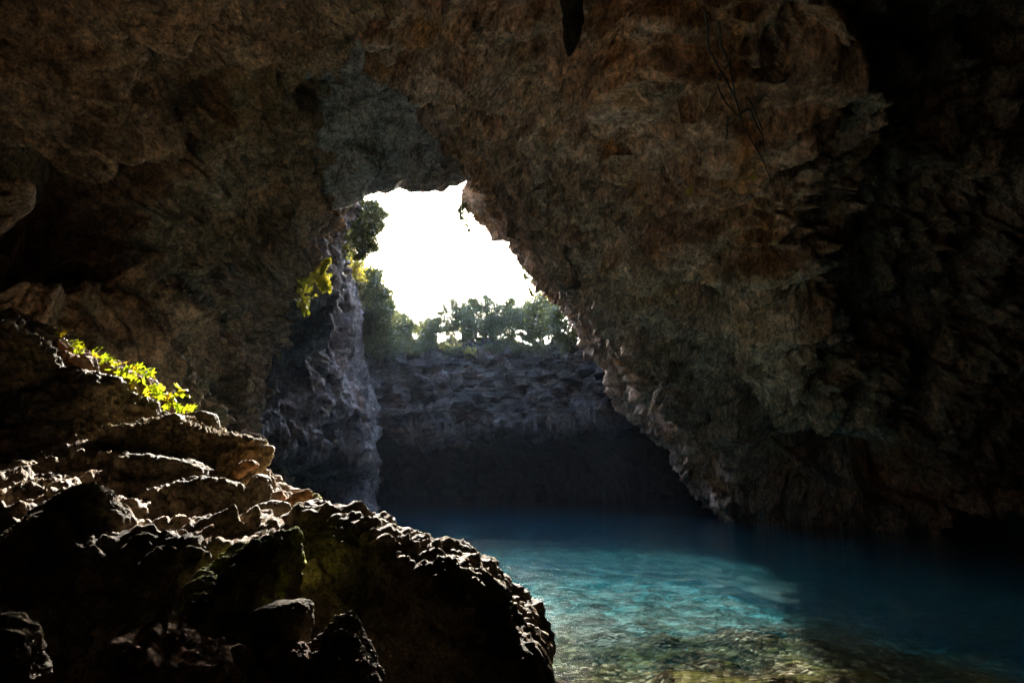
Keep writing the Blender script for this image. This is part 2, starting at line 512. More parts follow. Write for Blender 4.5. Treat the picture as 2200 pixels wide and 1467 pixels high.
left_rows = [
    [W(-9, -7, 9), W(-8, -6, 10), W(-6, -5, 11.5), W(-4, -4, 13), W(-3, -3, 13.2), W(-2, -2, 13.4), W(-1, 0, 13.4)],
    [P(-300, -300, 10), P(0, -300, 8.5), P(200, -300, 7.3), P(400, -300, 7.8), P(560, -300, 8.6), P(680, -300, 9.2), P(790, -300, 9.8)],
    [P(-300, 0, 12.5), P(0, 0, 11.0), P(200, 0, 9.9), P(400, 0, 11), P(540, 0, 12.5), P(640, 0, 13.5), P(720, 0, 15.5)],
    [P(-300, 150, 13), P(0, 150, 11.8), P(200, 150, 11.3), P(380, 150, 13), P(490, 150, 15), P(570, 160, 16.5), P(615, 160, 20)],
    [P(-300, 300, 13), P(0, 300, 12.3), P(200, 300, 13), P(350, 300, 14.5), P(480, 300, 17), P(605, 285, 19), P(630, 285, 23)],
    [P(-300, 450, 11.2), P(0, 450, 11.4), P(200, 450, 14), P(350, 450, 16), P(480, 450, 18.5), P(605, 440, 20.6), P(630, 440, 25)],
    [P(-300, 600, 11.3), P(0, 600, 11.5), P(200, 600, 13.5), P(350, 600, 17), P(460, 600, 20.5), P(560, 590, 23.5), P(585, 600, 28)],
    [P(-300, 750, 11.6), P(0, 750, 11.6), P(200, 750, 12.5), P(350, 750, 16), P(460, 750, 21), P(545, 740, 25.5), P(570, 740, 31)],
    [P(-300, 930, 11.6), P(0, 930, 11.6), P(200, 930, 13), P(350, 930, 17), P(450, 930, 22), P(520, 920, 28), P(540, 920, 33)],
    [P(-300, 1080, 9), P(0, 1080, 11), P(200, 1080, 14), P(350, 1080, 18), P(450, 1080, 23), P(530, 1070, 30), P(560, 1070, 34)],
    [P(-300, 1350, 9), P(0, 1350, 11), P(200, 1300, 14), P(350, 1280, 18), P(450, 1220, 24), P(530, 1200, 32), P(560, 1200, 36)],
]
L_dents = [(P(160, 470, 13.0), 1.7, 4, (.8, 1.2, 1.2)), (P(110, 340, 12.0), 1.1, 4, (.8, 1.2, 1)), (P(270, 290, 13.6), 1.1, 2.5, (1.2, 1, .8)), (P(310, 250, 14), .8, 2, (1.2, 1, .6)), (P(90, 590, 12.2), 1.1, 4, (.9, 1.2, 1.0)),
           (P(430, 800, 19.5), 2.0, 3.5, (.9, 1.2, 1.1)), (P(500, 730, 23.5), 1.2, 2.5, (1, 1, 1)), (P(400, 95, 12.5), 1.0, 1.5, (1, 1, .7)), (P(540, 470, 20), 1.0, 1.6, (1.2, 1, .6))]
patch('cave_left_wall', left_rows, 460, 420, disp_left, M_left, EYE, L_dents)

lip = [P(600, 390, 22), P(690, 425, 22), P(766, 420, 22.3), P(803, 398, 23), P(860, 390, 24.8), P(925, 383, 26.5), P(1015, 379, 29.5), P(1200, 385, 34)]
ceil_rows = [
    [W(x, -10, 13.5) for x in (-12, -9, -7, -5, -3, -1, 2, 7)],
    [W(x, 2, 13.2) for x in (-10, -8, -6, -4, -2, 0, 3, 8)],
    [P(u, 0, 14.6) for u in (400, 520, 640, 740, 830, 920, 1040, 1200)],
    [P(u, 170, 18.5) for u in (480, 580, 680, 760, 840, 920, 1030, 1200)],
    [P(540, 300, 20.3), P(650, 300, 20.3), P(740, 300, 20.5), P(800, 300, 21.2), P(860, 300, 22.4), P(920, 300, 23.8), P(1020, 300, 25.5), P(1200, 300, 29)],
    lip,
    [p + W(0, 0.9, 1.4) for p in lip],
    [p + W(-0.3, 2.2, 6.5) for p in lip],
]
patch('cave_ceiling', ceil_rows, 330, 330, disp_ceil, M_ceil, EYE, [(P(815, 95, 16.5), .6, .6, (1.2, 1, 1)), (P(885, 130, 17.5), .6, .6, (1, 1, 1.2))])

pier_rows = [
    [P(590, 250, 24), P(650, 250, 24), P(700, 240, 24), P(735, 250, 25), P(758, 290, 27)],
    [P(590, 400, 24.6), P(650, 400, 24.4), P(700, 400, 24.6), P(728, 410, 26), P(740, 420, 29)],
    [P(580, 480, 25), P(640, 480, 24), P(692, 480, 26.5), P(725, 470, 30), P(732, 470, 36)],
    [P(570, 560, 26), P(645, 570, 24.4), P(685, 560, 29.5), P(722, 560, 35), P(730, 560, 42)],
    [P(560, 650, 26.5), P(630, 670, 26.3), P(690, 660, 31.5), P(737, 650, 37), P(750, 650, 45)],
    [P(545, 760, 26.5), P(600, 760, 29), P(680, 760, 33.5), P(752, 760, 39.5), P(770, 760, 48)],
    [P(520, 880, 26.5), P(580, 880, 29), P(680, 880, 34), P(768, 880, 41), P(788, 880, 49)],
    [P(520, 960, 27), P(600, 960, 30.5), P(690, 975, 35.5), P(770, 990, 42), P(790, 1000, 49)],
    [P(500, 990, 31), P(585, 1010, 36), P(680, 1020, 42), P(770, 1020, 48), P(790, 1030, 53)],
    [P(480, 1130, 38), P(600, 1140, 38), P(690, 1140, 39), P(780, 1140, 46), P(800, 1140, 52)],
]
patch('rock_pier', pier_rows, 380, 220, disp_pier, M_pier, EYE, [(P(690, 930, 34.5), 1.0, 1.2, (1.3, 1.6, .5))])

cu = (690, 780, 860, 960, 1080, 1200, 1290, 1360)
cY = (41, 47, 50.5, 52, 52.5, 49.5, 44, 38)
cliff_rows = [
    [P(u, 752, y) + W(0, 5, 0.5) for u, y in zip(cu, cY)],
    [P(u, v, y + 0.6) for u, y, v in zip(cu, cY, (752, 752, 756, 756, 756, 752, 744, 740))],
    [P(u, 800, y) for u, y in zip(cu, cY)],
    [P(u, 850, y) for u, y in zip(cu, cY)],
    [P(u, v, y + 0.2) for u, y, v in zip(cu, cY, (900, 884, 893, 905, 888, 893, 862, 835))],
    [P(u, v, y + 0.8) for u, y, v in zip(cu, cY, (930, 912, 920, 932, 914, 922, 890, 862))],
    [P(u, v, y + 2.0) for u, y, v in zip(cu, cY, (929, 911, 919, 931, 913, 921, 889, 861))],
]
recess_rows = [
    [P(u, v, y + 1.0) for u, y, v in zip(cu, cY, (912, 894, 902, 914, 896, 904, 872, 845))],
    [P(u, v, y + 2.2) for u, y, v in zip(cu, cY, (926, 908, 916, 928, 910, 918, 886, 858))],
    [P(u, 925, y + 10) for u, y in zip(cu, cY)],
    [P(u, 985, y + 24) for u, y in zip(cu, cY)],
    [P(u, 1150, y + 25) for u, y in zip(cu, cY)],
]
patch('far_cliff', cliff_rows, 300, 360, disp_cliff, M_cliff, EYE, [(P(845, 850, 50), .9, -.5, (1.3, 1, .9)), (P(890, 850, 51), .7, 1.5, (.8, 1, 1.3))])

patch('undercut_recess', recess_rows, 120, 160, disp_ceil, M_dark, EYE)  # near-black rock colour stands in for the deep shade under the cliff

# ------------------------------------------------------------------ hill above, bedrock hull around
hole = np.array([(-4.6, 24.5), (-1.2, 31.5), (1.4, 34), (2.6, 37.5), (3.8, 41), (4.6, 47), (3.8, 51.2), (0, 53.4), (-5, 53.4), (-8.2, 51), (-9.6, 47), (-9.8, 41), (-9.0, 34), (-8.0, 28), (-6.4, 24.5)])


def in_poly(x, y, poly):
    c = np.zeros(x.shape, bool)
    j = len(poly) - 1
    for i in range(len(poly)):
        xi, yi = poly[i]; xj, yj = poly[j]
        m = ((yi > y) != (yj > y)) & (x < (xj - xi) * (y - yi) / (yj - yi + 1e-12) + xi)
        c ^= m
        j = i
    return c


def hill_h(x, y):
    h = 12.0 + 0.02 * np.clip(y - 52, 0, 200)
    h = h + 1.35 * np.clip(-7.2 - x, 0, 9) * sstep(y, 58, 50)
    h = h + 0.9 * np.clip(x - 3.2, 0, 9) * sstep(y, 62, 52)
    h = h + 6.5 * sstep(y, 36, 26)
    return h


gx = np.concatenate([[-70, -55], np.arange(-40, 40.1, 0.6), [55, 70]])
gy = np.concatenate([[-60, -45], np.arange(-30, 90, 0.6), [100, 115, 130]])
X, Y = np.meshgrid(gx, gy)
pp = np.stack([X.ravel(), Y.ravel(), 0 * X.ravel()], 1)
Z = hill_h(X, Y) + (0.35 * fbm(pp * 0.3, 4)).reshape(X.shape)
fc = grid_faces(len(gy), len(gx))
V = np.stack([X.ravel(), Y.ravel(), Z.ravel()], 1)
cen = V[fc].mean(1)
fc = fc[~in_poly(cen[:, 0], cen[:, 1], hole)]
tag(mesh_from('hillside', V, fc, M_grass), kind='structure')

# bedrock hull keeping outside light away from the cave (solid rock around it)
bx, by0, by1, bz0, bz1 = 45, -26, 92, -9, 11.5
hv = [(-bx, by0, bz0), (bx, by0, bz0), (bx, by1, bz0), (-bx, by1, bz0), (-bx, by0, 26), (bx, by0, 26), (bx, by1, bz1), (-bx, by1, bz1)]
tag(mesh_from('bedrock', hv, [(0, 1, 5, 4), (1, 2, 6, 5), (2, 3, 7, 6), (3, 0, 4, 7)], M_dark, False), kind='structure')

# ------------------------------------------------------------------ lake bed and water
bxs = np.concatenate([np.arange(-16, 14, 0.07), np.arange(14, 46, 0.8)])
bys = np.concatenate([np.arange(-26, 0, 1.0), np.arange(0, 24, 0.07), np.arange(24, 92, 0.8)])
X, Y = np.meshgrid(bxs, bys)
p = np.stack([X.ravel(), Y.ravel(), np.zeros(X.size)], 1)
depth = 0.16 + 0.055 * np.clip(Y.ravel() - 6, -3, 60) + 0.03 * np.clip(X.ravel() - 1, 0, 30) + 0.22 * np.clip(X.ravel() - 4.2, 0, 12)
depth = depth + 0.0012 * np.clip(Y.ravel() - 10, 0, 60) ** 2
depth = 4.6 * np.tanh(depth / 4.6)
f1, f2, c = worley(p * 1.7 + 3.3)
g1, g2, c2 = worley(p * 5.2 + 1.3)
Zb = -depth + 0.10 * fbm(p * 0.6, 4) + (0.17 * c * np.clip(1 - f1 * 1.5, 0, 1) ** .5 + 0.06 * c2 * np.clip(1 - g1 * 1.4, 0, 1) ** .5)
bigr = np.zeros(len(p))
for (u, v, r, h) in ((1500, 1340, 0.55, .22), (1240, 1320, 0.42, .15), (1640, 1335, 0.5, .2), (1330, 1400, 0.3, .12), (1780, 1360, .7, .25), (1180, 1385, .25, .1)):
    d0 = P(u, v, 1) - CAM
    t = -CAM[2] / d0[2]
    q = CAM + d0 * t
    bigr += 0.45 * h * np.clip(1 - (((p[:, 0] - q[0]) / (1.7 * r)) ** 2 + ((p[:, 1] - q[1]) / r) ** 2), 0, 1) ** .6
Zb += bigr
Zb = np.minimum(Zb, -0.03)


def bed_mat():
    mat = bpy.data.materials.new('pebble_bed')
    nt = nodes_of(mat)
    tc = nd(nt, 'ShaderNodeTexCoord')
    co = tc.outputs['Object']
    vo = nd(nt, 'ShaderNodeTexVoronoi')
    vo.inputs['Scale'].default_value = 17
    vo.inputs['Randomness'].default_value = 1.0
    nt.links.new(co, vo.inputs['Vector'])
    c = ramp(nt, vo.outputs['Color'], [(0.2, (0.008, 0.006, 0.003)), (0.5, (0.035, 0.028, 0.016)), (0.72, (0.12, 0.095, 0.055)), (0.86, (0.50, 0.44, 0.31))])
    big = ramp(nt, noise(nt, co, 0.9, 8, 0.65, 0.5), [(0.36, g3(0.12)), (0.5, g3(0.7)), (0.66, g3(1.4))])
    c = mix(nt, 1.0, c, big, 'MULTIPLY')
    alg = ramp(nt, noise(nt, co, 2.1, 8, 0.65, 0.5), [(0.5, g3(0)), (0.62, g3(0.7))])
    c = mix(nt, alg, c, (0.13, 0.13, 0.04))
    # pale sand further out in the pool, dark cobbles in the shallows by the bank
    sx = nd(nt, 'ShaderNodeSeparateXYZ')
    nt.links.new(co, sx.inputs[0])
    ma = nd(nt, 'ShaderNodeMath', operation='MULTIPLY_ADD')
    nt.links.new(noise(nt, co, 0.7, 8, 0.65, 0.6), ma.inputs[0])
    ma.inputs[1].default_value = 7.0
    L(nt, sx, 'Y', ma, 2)
    mr = nd(nt, 'ShaderNodeMapRange')
    mr.inputs['From Min'].default_value = 10.6
    mr.inputs['From Max'].default_value = 13.5
    L(nt, ma, 'Value', mr, 'Value')
    sand = ramp(nt, noise(nt, co, 2.4, 10, 0.72, 0.6), [(0.38, (0.015, 0.015, 0.013)), (0.49, (0.12, 0.117, 0.105)), (0.62, (0.42, 0.41, 0.38))])
    c = mix(nt, mr.outputs['Result'], c, sand)
    d = nd(nt, 'ShaderNodeBsdfPrincipled')
    d.inputs['Roughness'].default_value = 1.0
    d.inputs['Specular IOR Level'].default_value = 0.0     # stone under water has next to no surface gloss
    nt.links.new(c, d.inputs['Base Color'])
    b = nd(nt, 'ShaderNodeBump')
    b.inputs['Strength'].default_value = 0.7
    b.inputs['Distance'].default_value = 0.04
    nt.links.new(vo.outputs['Distance'], b.inputs['Height'])
    b.invert = True
    L(nt, b, 'Normal', d, 'Normal')
    out = nd(nt, 'ShaderNodeOutputMaterial')
    L(nt, d, 'BSDF', out, 'Surface')
    return mat


tag(mesh_from('lake_bed', np.stack([X.ravel(), Y.ravel(), Zb], 1), grid_faces(len(bys), len(bxs)), bed_mat()), kind='structure')


def water_mat():
    mat = bpy.data.materials.new('water')
    nt = nodes_of(mat)
    tc = nd(nt, 'ShaderNodeTexCoord')
    mp = nd(nt, 'ShaderNodeMapping')
    mp.inputs['Scale'].default_value = (0.8, 1.25, 1)
    L(nt, tc, 'Object', mp, 'Vector')
    co = mp.outputs['Vector']
    b = nd(nt, 'ShaderNodeBump')
    b.inputs['Strength'].default_value = 0.5
    b.inputs['Distance'].default_value = 0.02
    nt.links.new(noise(nt, co, 6.0, 6, 0.62, 0.6), b.inputs['Height'])
    tr = nd(nt, 'ShaderNodeBsdfTransparent')
    rf = nd(nt, 'ShaderNodeBsdfRefraction')
    rf.inputs['IOR'].default_value = 1.12
    rf.inputs['Roughness'].default_value = 0.0
    L(nt, b, 'Normal', rf, 'Normal')
    m1 = nd(nt, 'ShaderNodeMixShader')
    m1.inputs[0].default_value = 0.35
    L(nt, tr, 'BSDF', m1, 1)
    L(nt, rf, 'BSDF', m1, 2)
    gl = nd(nt, 'ShaderNodeBsdfGlossy')
    gl.inputs['Roughness'].default_value = 0.04
    L(nt, b, 'Normal', gl, 'Normal')
    fr = nd(nt, 'ShaderNodeFresnel')
    ge = nd(nt, 'ShaderNodeNewGeometry')
    io = nd(nt, 'ShaderNodeMapRange')
    io.inputs['To Min'].default_value = 1.33
    io.inputs['To Max'].default_value = 1 / 1.33        # same reflectance from below as from above
    L(nt, ge, 'Backfacing', io, 'Value')
    L(nt, io, 'Result', fr, 'IOR')
    L(nt, b, 'Normal', fr, 'Normal')
    m2 = nd(nt, 'ShaderNodeMixShader')
    L(nt, fr, 'Fac', m2, 0)
    L(nt, m1, 'Shader', m2, 1)
    L(nt, gl, 'BSDF', m2, 2)
    va = nd(nt, 'ShaderNodeVolumeAbsorption')
    va.inputs['Color'].default_value = (0.0, 0.79, 0.92, 1)
    va.inputs['Density'].default_value = 0.42
    vs = nd(nt, 'ShaderNodeVolumeScatter')
    vs.inputs['Color'].default_value = (0.05, 0.75, 1.0, 1)
    vs.inputs['Density'].default_value = 0.012
    ad = nd(nt, 'ShaderNodeAddShader')
    L(nt, va, 'Volume', ad, 0)
    L(nt, vs, 'Volume', ad, 1)
    out = nd(nt, 'ShaderNodeOutputMaterial')
    L(nt, m2, 'Shader', out, 'Surface')
    L(nt, ad, 'Shader', out, 'Volume')
    return mat


x0, x1, y0, y1 = -16, 45.5, -2, 91.5
wv = [(x0, y0, -8), (x1, y0, -8), (x1, y1, -8), (x0, y1, -8), (x0, y0, 0), (x1, y0, 0), (x1, y1, 0), (x0, y1, 0)]
wf = [(0, 3, 2, 1), (4, 5, 6, 7), (0, 1, 5, 4), (1, 2, 6, 5), (2, 3, 7, 6), (3, 0, 4, 7)]
tag(mesh_from('water', wv, wf, water_mat(), False), kind='structure')

# ------------------------------------------------------------------ rocks
def ico(sub):
    import bmesh
    bm = bmesh.new()
    bmesh.ops.create_icosphere(bm, subdivisions=sub, radius=1)
    V = np.array([v.co for v in bm.verts])
    Fc = np.array([[v.index for v in f.verts] for f in bm.faces])
    bm.free()
    return V, Fc


ICO = {s: ico(s) for s in (3, 4, 5, 6, 7)}


def vnormals(V, Fc):
    fn = np.cross(V[Fc[:, 1]] - V[Fc[:, 0]], V[Fc[:, 2]] - V[Fc[:, 0]])
    N = np.zeros_like(V)
    for k in range(3):
        for a in range(3):
            N[:, a] += np.bincount(Fc[:, k], fn[:, a], len(V))
    return N / (np.linalg.norm(N, axis=1)[:, None] + 1e-12)


def cobbles(p):
    f1, f2, c = worley(p)
    return (0.35 + 0.65 * c) * np.sqrt(np.clip((f2 - f1) * 2.2, 0, 1))


def rock(name, outline, Yc, thick, mat, label, cat='rock', group=None, sub=6, amp=1.0, pebble=0.0, tilt=0.0, seed=0, strata=0.0, square=0.62, facets=9):
    """solid boulder whose silhouette follows the outline; real depth `thick` each way. tilt leans its top away"""
    pts = np.array([P(u, v, Yc) for u, v in outline])
    x, z = pts[:, 0], pts[:, 2]
    x2, z2 = np.roll(x, -1), np.roll(z, -1)
    cr_ = x * z2 - x2 * z
    A_ = cr_.sum() / 2
    c = np.array([((x + x2) * cr_).sum() / (6 * A_), pts[:, 1].mean(), ((z + z2) * cr_).sum() / (6 * A_)])
    tg = np.linspace(-np.pi, np.pi, 361)[:-1]
    D = np.stack([np.cos(tg), np.sin(tg)], 1)
    rg_ = np.zeros(360)
    for i_ in range(len(x)):                               # farthest crossing of each spoke with the outline
        ax_, az_, ex, ez = x[i_] - c[0], z[i_] - c[2], x2[i_] - x[i_], z2[i_] - z[i_]
        den = D[:, 0] * ez - D[:, 1] * ex
        den = np.where(np.abs(den) < 1e-9, 1e-9, den)
        t_ = (ax_ * ez - az_ * ex) / den
        u_ = (ax_ * D[:, 1] - az_ * D[:, 0]) / den
        rg_ = np.where((u_ >= -1e-6) & (u_ <= 1 + 1e-6) & (t_ > 0), np.maximum(rg_, t_), rg_)
    rg_[rg_ <= 0] = np.median(rg_)
    kern = np.exp(-0.5 * (np.arange(-9, 10) / 3.2) ** 2); kern /= kern.sum()
    rg_ = np.convolve(np.concatenate([rg_[-9:], rg_, rg_[:9]]), kern, 'valid')
    rad = rg_
    S, Fc = ICO[sub]
    th = np.arctan2(S[:, 2], S[:, 0])
    cosp = np.hypot(S[:, 0], S[:, 2])
    r = np.interp(th, np.concatenate([tg, [np.pi]]), np.concatenate([rg_, rg_[:1]]))
    pr = cosp ** square
    V = np.stack([np.cos(th) * r * pr, S[:, 1] * thick, np.sin(th) * r * pr], 1)
    V[:, 1] += tilt * V[:, 2]
    size = float(np.sqrt(rad.mean() * max(thick, 0.02)))
    rgk = np.random.default_rng(seed + 900)
    for k in range(facets):                                # chipped faces
        n_ = np.array([rgk.normal(0, .75), -abs(rgk.normal(1, .35)) if k % 4 else abs(rgk.normal(1, .3)), rgk.normal(.25, .7)])
        n_ /= np.linalg.norm(n_)
        h = V @ n_
        lim = h.max() * rgk.uniform(.55, .85)
        V = V - n_ * (np.maximum(h - lim, 0) * 0.88)[:, None]
    N = vnormals(V, Fc)
    q = (V + c) / size + seed * 7.7
    front = 0.3 + 0.7 * sstep(np.abs(S[:, 1]), 0.05, 0.4)   # keep the traced edge crisp
    d = (0.09 * fbm(q * 1.2, 3) + 0.06 * ridged(q * 2.1, 3)) * front + 0.045 * ridged(q * 4.7, 4, .6) + 0.035 * fbm(q * 9, 5, .65) - 0.03 * np.abs(fbm(q * 3.1 + 7, 3)) + 0.01
    if pebble:
        d += 0.08 * cobbles(q * 4.0 * pebble) + 0.05 * cobbles(q * 9 * pebble) - .06
    if strata:
        qs = q * np.array([0.5, 0.5, 4.0]) + np.array([0.0, 0, 1.0]) * q[:, :1] * 0.6 + .3 * fbm(q * 1.5, 3)[:, None]
        d += strata * 0.07 * ridged(qs, 3)
    V = V + N * (d * size * amp)[:, None]
    ob = mesh_from(name, V, Fc, mat)
    ob.location = Vector([float(t) for t in c])
    return tag(ob, label, cat, group)


M_gravel = rock_mat('bank_gravel', [(0.3, (0.15, 0.105, 0.07)), (0.5, (0.34, 0.25, 0.17)), (0.7, (0.48, 0.38, 0.27))],
                    stain=(0.28, 0.16, 0.11), pale=(0.55, 0.5, 0.42), s=7, bump=0.8, bump_dist=0.03, moss=(0.12, 0.12, 0.04), moss_amt=(0.55, 0.66))


def disp_bank(p):
    return 0.07 * (cobbles(p * 2.2) - .5) + 0.09 * fbm(p * 1.5, 4) + 0.06 * cobbles(p * 6) + 0.028 * cobbles(p * 15) + 0.02 * (ridged(p * 4, 4, .6) - 1) + 0.02 * fbm(p * 10, 5, .6)


bank_rows = [
    [W(-9, -2, 0.6), W(-6, -2, 0.5), W(-3, -2, 0.3), W(-1, -2, 0.1), W(0.6, -2, -0.6), W(1.6, -2, -1.2)],
    [W(-9, 1.2, 0.9), W(-5, 1.2, 0.8), W(-2.2, 1.4, 0.7), W(-0.9, 1.5, 0.45), W(0.0, 1.5, -0.2), W(0.8, 1.5, -0.8)],
    [W(-9, 2.4, 1.3), P(-500, 1160, 2.5), P(0, 1200, 2.5), P(300, 1230, 2.5), P(600, 1300, 2.6), P(1000, 1500, 2.6)],
    [W(-9, 3.0, 1.5), P(-400, 1090, 3.0), P(0, 1100, 3.0), P(250, 1120, 3.0), P(560, 1160, 3.3), P(900, 1400, 3.4)],
    [W(-9, 3.9, 1.75), P(-300, 1000, 3.9), P(0, 1005, 3.9), P(240, 1010, 3.9), P(560, 1060, 4.2), P(800, 1260, 4.2)],
    [W(-9, 4.8, 1.95), P(-300, 925, 4.8), P(0, 930, 4.8), P(240, 935, 4.7), P(540, 1030, 4.7), P(740, 1210, 4.8)],
    [W(-9.5, 5.3, 2.2), P(-300, 850, 5.3), P(0, 855, 5.2), P(240, 890, 5.1), P(520, 1010, 5.0), P(720, 1210, 5.1)],
    [W(-11, 6.2, 3.1), P(-300, 700, 6.2), P(0, 725, 6.0), P(240, 840, 5.9), P(480, 1000, 5.6), P(680, 1190, 5.8)],
    [W(-12, 9, 2.5), P(-300, 800, 8), P(0, 850, 8), P(240, 960, 7.5), P(480, 1130, 7), P(640, 1250, 7)],
    [W(-13, 13, -1), P(-300, 1150, 12), P(0, 1200, 12), P(240, 1250, 11), P(480, 1300, 10), P(640, 1400, 9)],
]
patch('rock_bank', bank_rows, 420, 420, disp_bank, M_gravel, EYE + W(0, 0, 3))

SG = 'boulders piled on the left bank'
rock('boulder', [(-80, 690), (10, 698), (50, 716), (78, 742), (96, 782), (98, 805), (76, 826), (40, 838), (-80, 850)], 4.75, 0.35, M_boulder,
     'dark rounded boulder at the upper left edge of the bank', 'boulder', SG, tilt=0.3, seed=1, strata=.2, pebble=.5)
rock('boulder', [(-80, 660), (20, 680), (52, 700), (80, 709), (110, 724), (150, 757), (170, 774), (215, 782), (265, 805), (330, 836), (366, 866), (386, 905), (300, 915), (100, 880), (-80, 850)], 5.5, 0.4, M_red,
     'long earthy ridge boulder under the yellow green leaves', 'boulder', SG, tilt=0.5, seed=2, sub=7, strata=.25, pebble=.6)
rock('boulder', [(30, 835), (80, 800), (115, 791), (165, 797), (215, 815), (270, 836), (330, 862), (374, 886), (380, 900), (335, 910), (250, 928), (150, 935), (50, 925), (20, 880)], 5.0, 0.42, M_boulder,
     'big dark ledge boulder with cracked lit top beneath the leafy ridge', 'boulder', SG, tilt=0.35, seed=3, sub=7, strata=.4, pebble=.4)
rock('rock', [(120, 771), (124, 760), (144, 756), (159, 764), (158, 780), (140, 785)], 5.15, .1, M_orange, 'squared orange stone on the ridge beside the leaves', 'stone', tilt=.2, sub=5, seed=4, square=.35)
rock('rock', [(166, 776), (185, 760), (196, 770), (204, 796), (190, 800), (170, 788)], 5.1, .1, M_red, 'brown wedge stone right of the orange stone on the ridge', 'stone', tilt=.2, sub=5, seed=5, square=.4)
rock('rock', [(55, 714), (68, 703), (83, 711), (110, 729), (124, 744), (116, 758), (90, 746), (62, 730)], 5.3, .12, M_red, 'long reddish stone along the crest of the ridge', 'stone', tilt=.4, sub=5, seed=6)
rock('rock', [(112, 731), (125, 727), (140, 741), (153, 756), (130, 758)], 5.25, .09, M_orange, 'small rusty stone just above the squared orange stone', 'stone', tilt=.3, sub=5, seed=7)
rock('rock', [(-60, 835), (15, 838), (35, 850), (45, 870), (20, 885), (-60, 890)], 5.0, .2, M_tan, 'knobbly pale green rock at the left edge under the dark boulder', 'rock', tilt=.3, sub=6, seed=8, pebble=.8)
rock('rock', [(112, 943), (147, 916), (158, 911), (175, 923), (174, 946), (150, 957), (135, 961), (115, 951)], 4.6, .08, M_tan, 'smooth tilted pale slab leaning on the gravel slope', 'slab', tilt=.5, sub=5, seed=9, amp=.5)
rock('rock', [(138, 964), (160, 953), (200, 955), (232, 965), (242, 969), (226, 980), (195, 987), (160, 978)], 4.3, .2, M_tan, 'flat yellowish slab lying below the tilted slab', 'slab', tilt=.9, sub=5, seed=10, amp=.5)
rock('rock', [(194, 980), (215, 972), (241, 985), (239, 1000), (220, 999), (197, 992)], 4.2, .12, M_tan, 'small yellowish block at the end of the flat slab', 'stone', tilt=.3, sub=5, seed=11)
rock('rock', [(130, 1003), (150, 990), (178, 992), (200, 1008), (203, 1020), (170, 1025), (135, 1015)], 3.85, .14, M_red, 'crumbly red brown stone in the middle of the lit gravel', 'stone', tilt=.5, sub=6, seed=12, pebble=1)
rock('rock', [(20, 995), (50, 992), (75, 1005), (80, 1022), (50, 1032), (20, 1025)], 3.75, .14, M_tan, 'mossy grey green cobble in the lit gravel', 'stone', tilt=.5, sub=5, seed=13)
rock('boulder', [(30, 1120), (60, 1102), (95, 1080), (130, 1060), (170, 1043), (205, 1037), (222, 1040), (240, 1070), (262, 1105), (272, 1126), (250, 1145), (228, 1155), (100, 1200), (20, 1170)], 2.7, .18, M_boulder,
     'dark wedge shaped boulder in front of the lit gravel', 'boulder', SG, tilt=.15, sub=6, seed=14, amp=.6, square=.4)
rock('boulder', [(190, 928), (250, 922), (285, 906), (330, 897), (390, 896), (405, 922), (440, 930), (500, 941), (540, 946), (572, 962), (578, 992), (576, 1022), (545, 1040), (490, 1025), (430, 1015), (320, 1000), (250, 990), (235, 960)], 4.3, 0.3, M_tan,
     'knobbly tan ledge of cemented pebbles jutting over the water', 'boulder', SG, tilt=1.3, sub=7, seed=15, pebble=1.1, amp=1.1)
rock('rock', [(384, 893), (405, 887), (440, 885), (462, 891), (468, 915), (466, 930), (440, 925), (398, 915)], 4.55, 0.1, M_boulder, 'brown rounded slab standing at the back of the pebble ledge', 'slab', tilt=.2, sub=5, seed=16, amp=.6)
rock('rock', [(332, 908), (345, 893), (385, 891), (393, 905), (401, 922), (395, 934), (350, 932)], 4.25, 0.12, M_tan, 'flat topped tan block on the pebble ledge', 'stone', tilt=.4, sub=5, seed=17, amp=.7)
rock('rock', [(490, 1022), (505, 1001), (545, 987), (551, 1001), (530, 1012), (510, 1026)], 4.0, 0.08, M_orange, 'yellow ochre stone at the tip of the pebble ledge', 'stone', tilt=.3, sub=5, seed=18)
rock('boulder', [(250, 1045), (262, 1005), (290, 988), (330, 986), (400, 996), (440, 1010), (446, 1035), (400, 1050), (330, 1060), (285, 1068)], 3.75, 0.3, M_boulder,
     'dark mossy boulder in shade under the pebble ledge', 'boulder', SG, tilt=.3, sub=6, seed=19)
rock('boulder', [(305, 1070), (360, 1056), (390, 1046), (440, 1038), (495, 1044), (522, 1050), (531, 1078), (533, 1112), (522, 1134), (440, 1150), (360, 1130), (310, 1100)], 3.5, 0.25, M_boulder,
     'squared brown boulder with a lighter flaky top face', 'boulder', SG, tilt=.3, sub=6, seed=20, strata=.3, square=.4)
rock('boulder', [(526, 1055), (540, 1029), (555, 1021), (573, 1027), (578, 1052), (576, 1085), (545, 1100), (530, 1085)], 3.6, 0.12, M_boulder,
     'narrow upright dark boulder below the tip of the pebble ledge', 'boulder', SG, sub=5, seed=21)
rock('boulder', [(535, 1110), (560, 1086), (590, 1076), (615, 1080), (625, 1100), (620, 1125), (600, 1142), (560, 1140)], 3.3, 0.14, M_boulder,
     'smooth dark cobble beside the orange spiky stone', 'boulder', SG, sub=5, seed=22, amp=.6)
st = rock('rock', [(610, 1080), (625, 1061), (640, 1046), (646, 1054), (656, 1051), (667, 1043), (669, 1060), (672, 1100), (640, 1106), (622, 1098)], 3.75, 0.07, M_orange,
          'orange spiky stone with a green side on the bank crest', 'stone', sub=6, seed=23, square=.7)
rock('rock', [(668, 1066), (678, 1058), (690, 1072), (689, 1093), (678, 1103), (664, 1100)], 3.78, 0.06, M_mossy, 'small green lichen stone touching the orange spiky stone', 'stone', sub=5, seed=24)
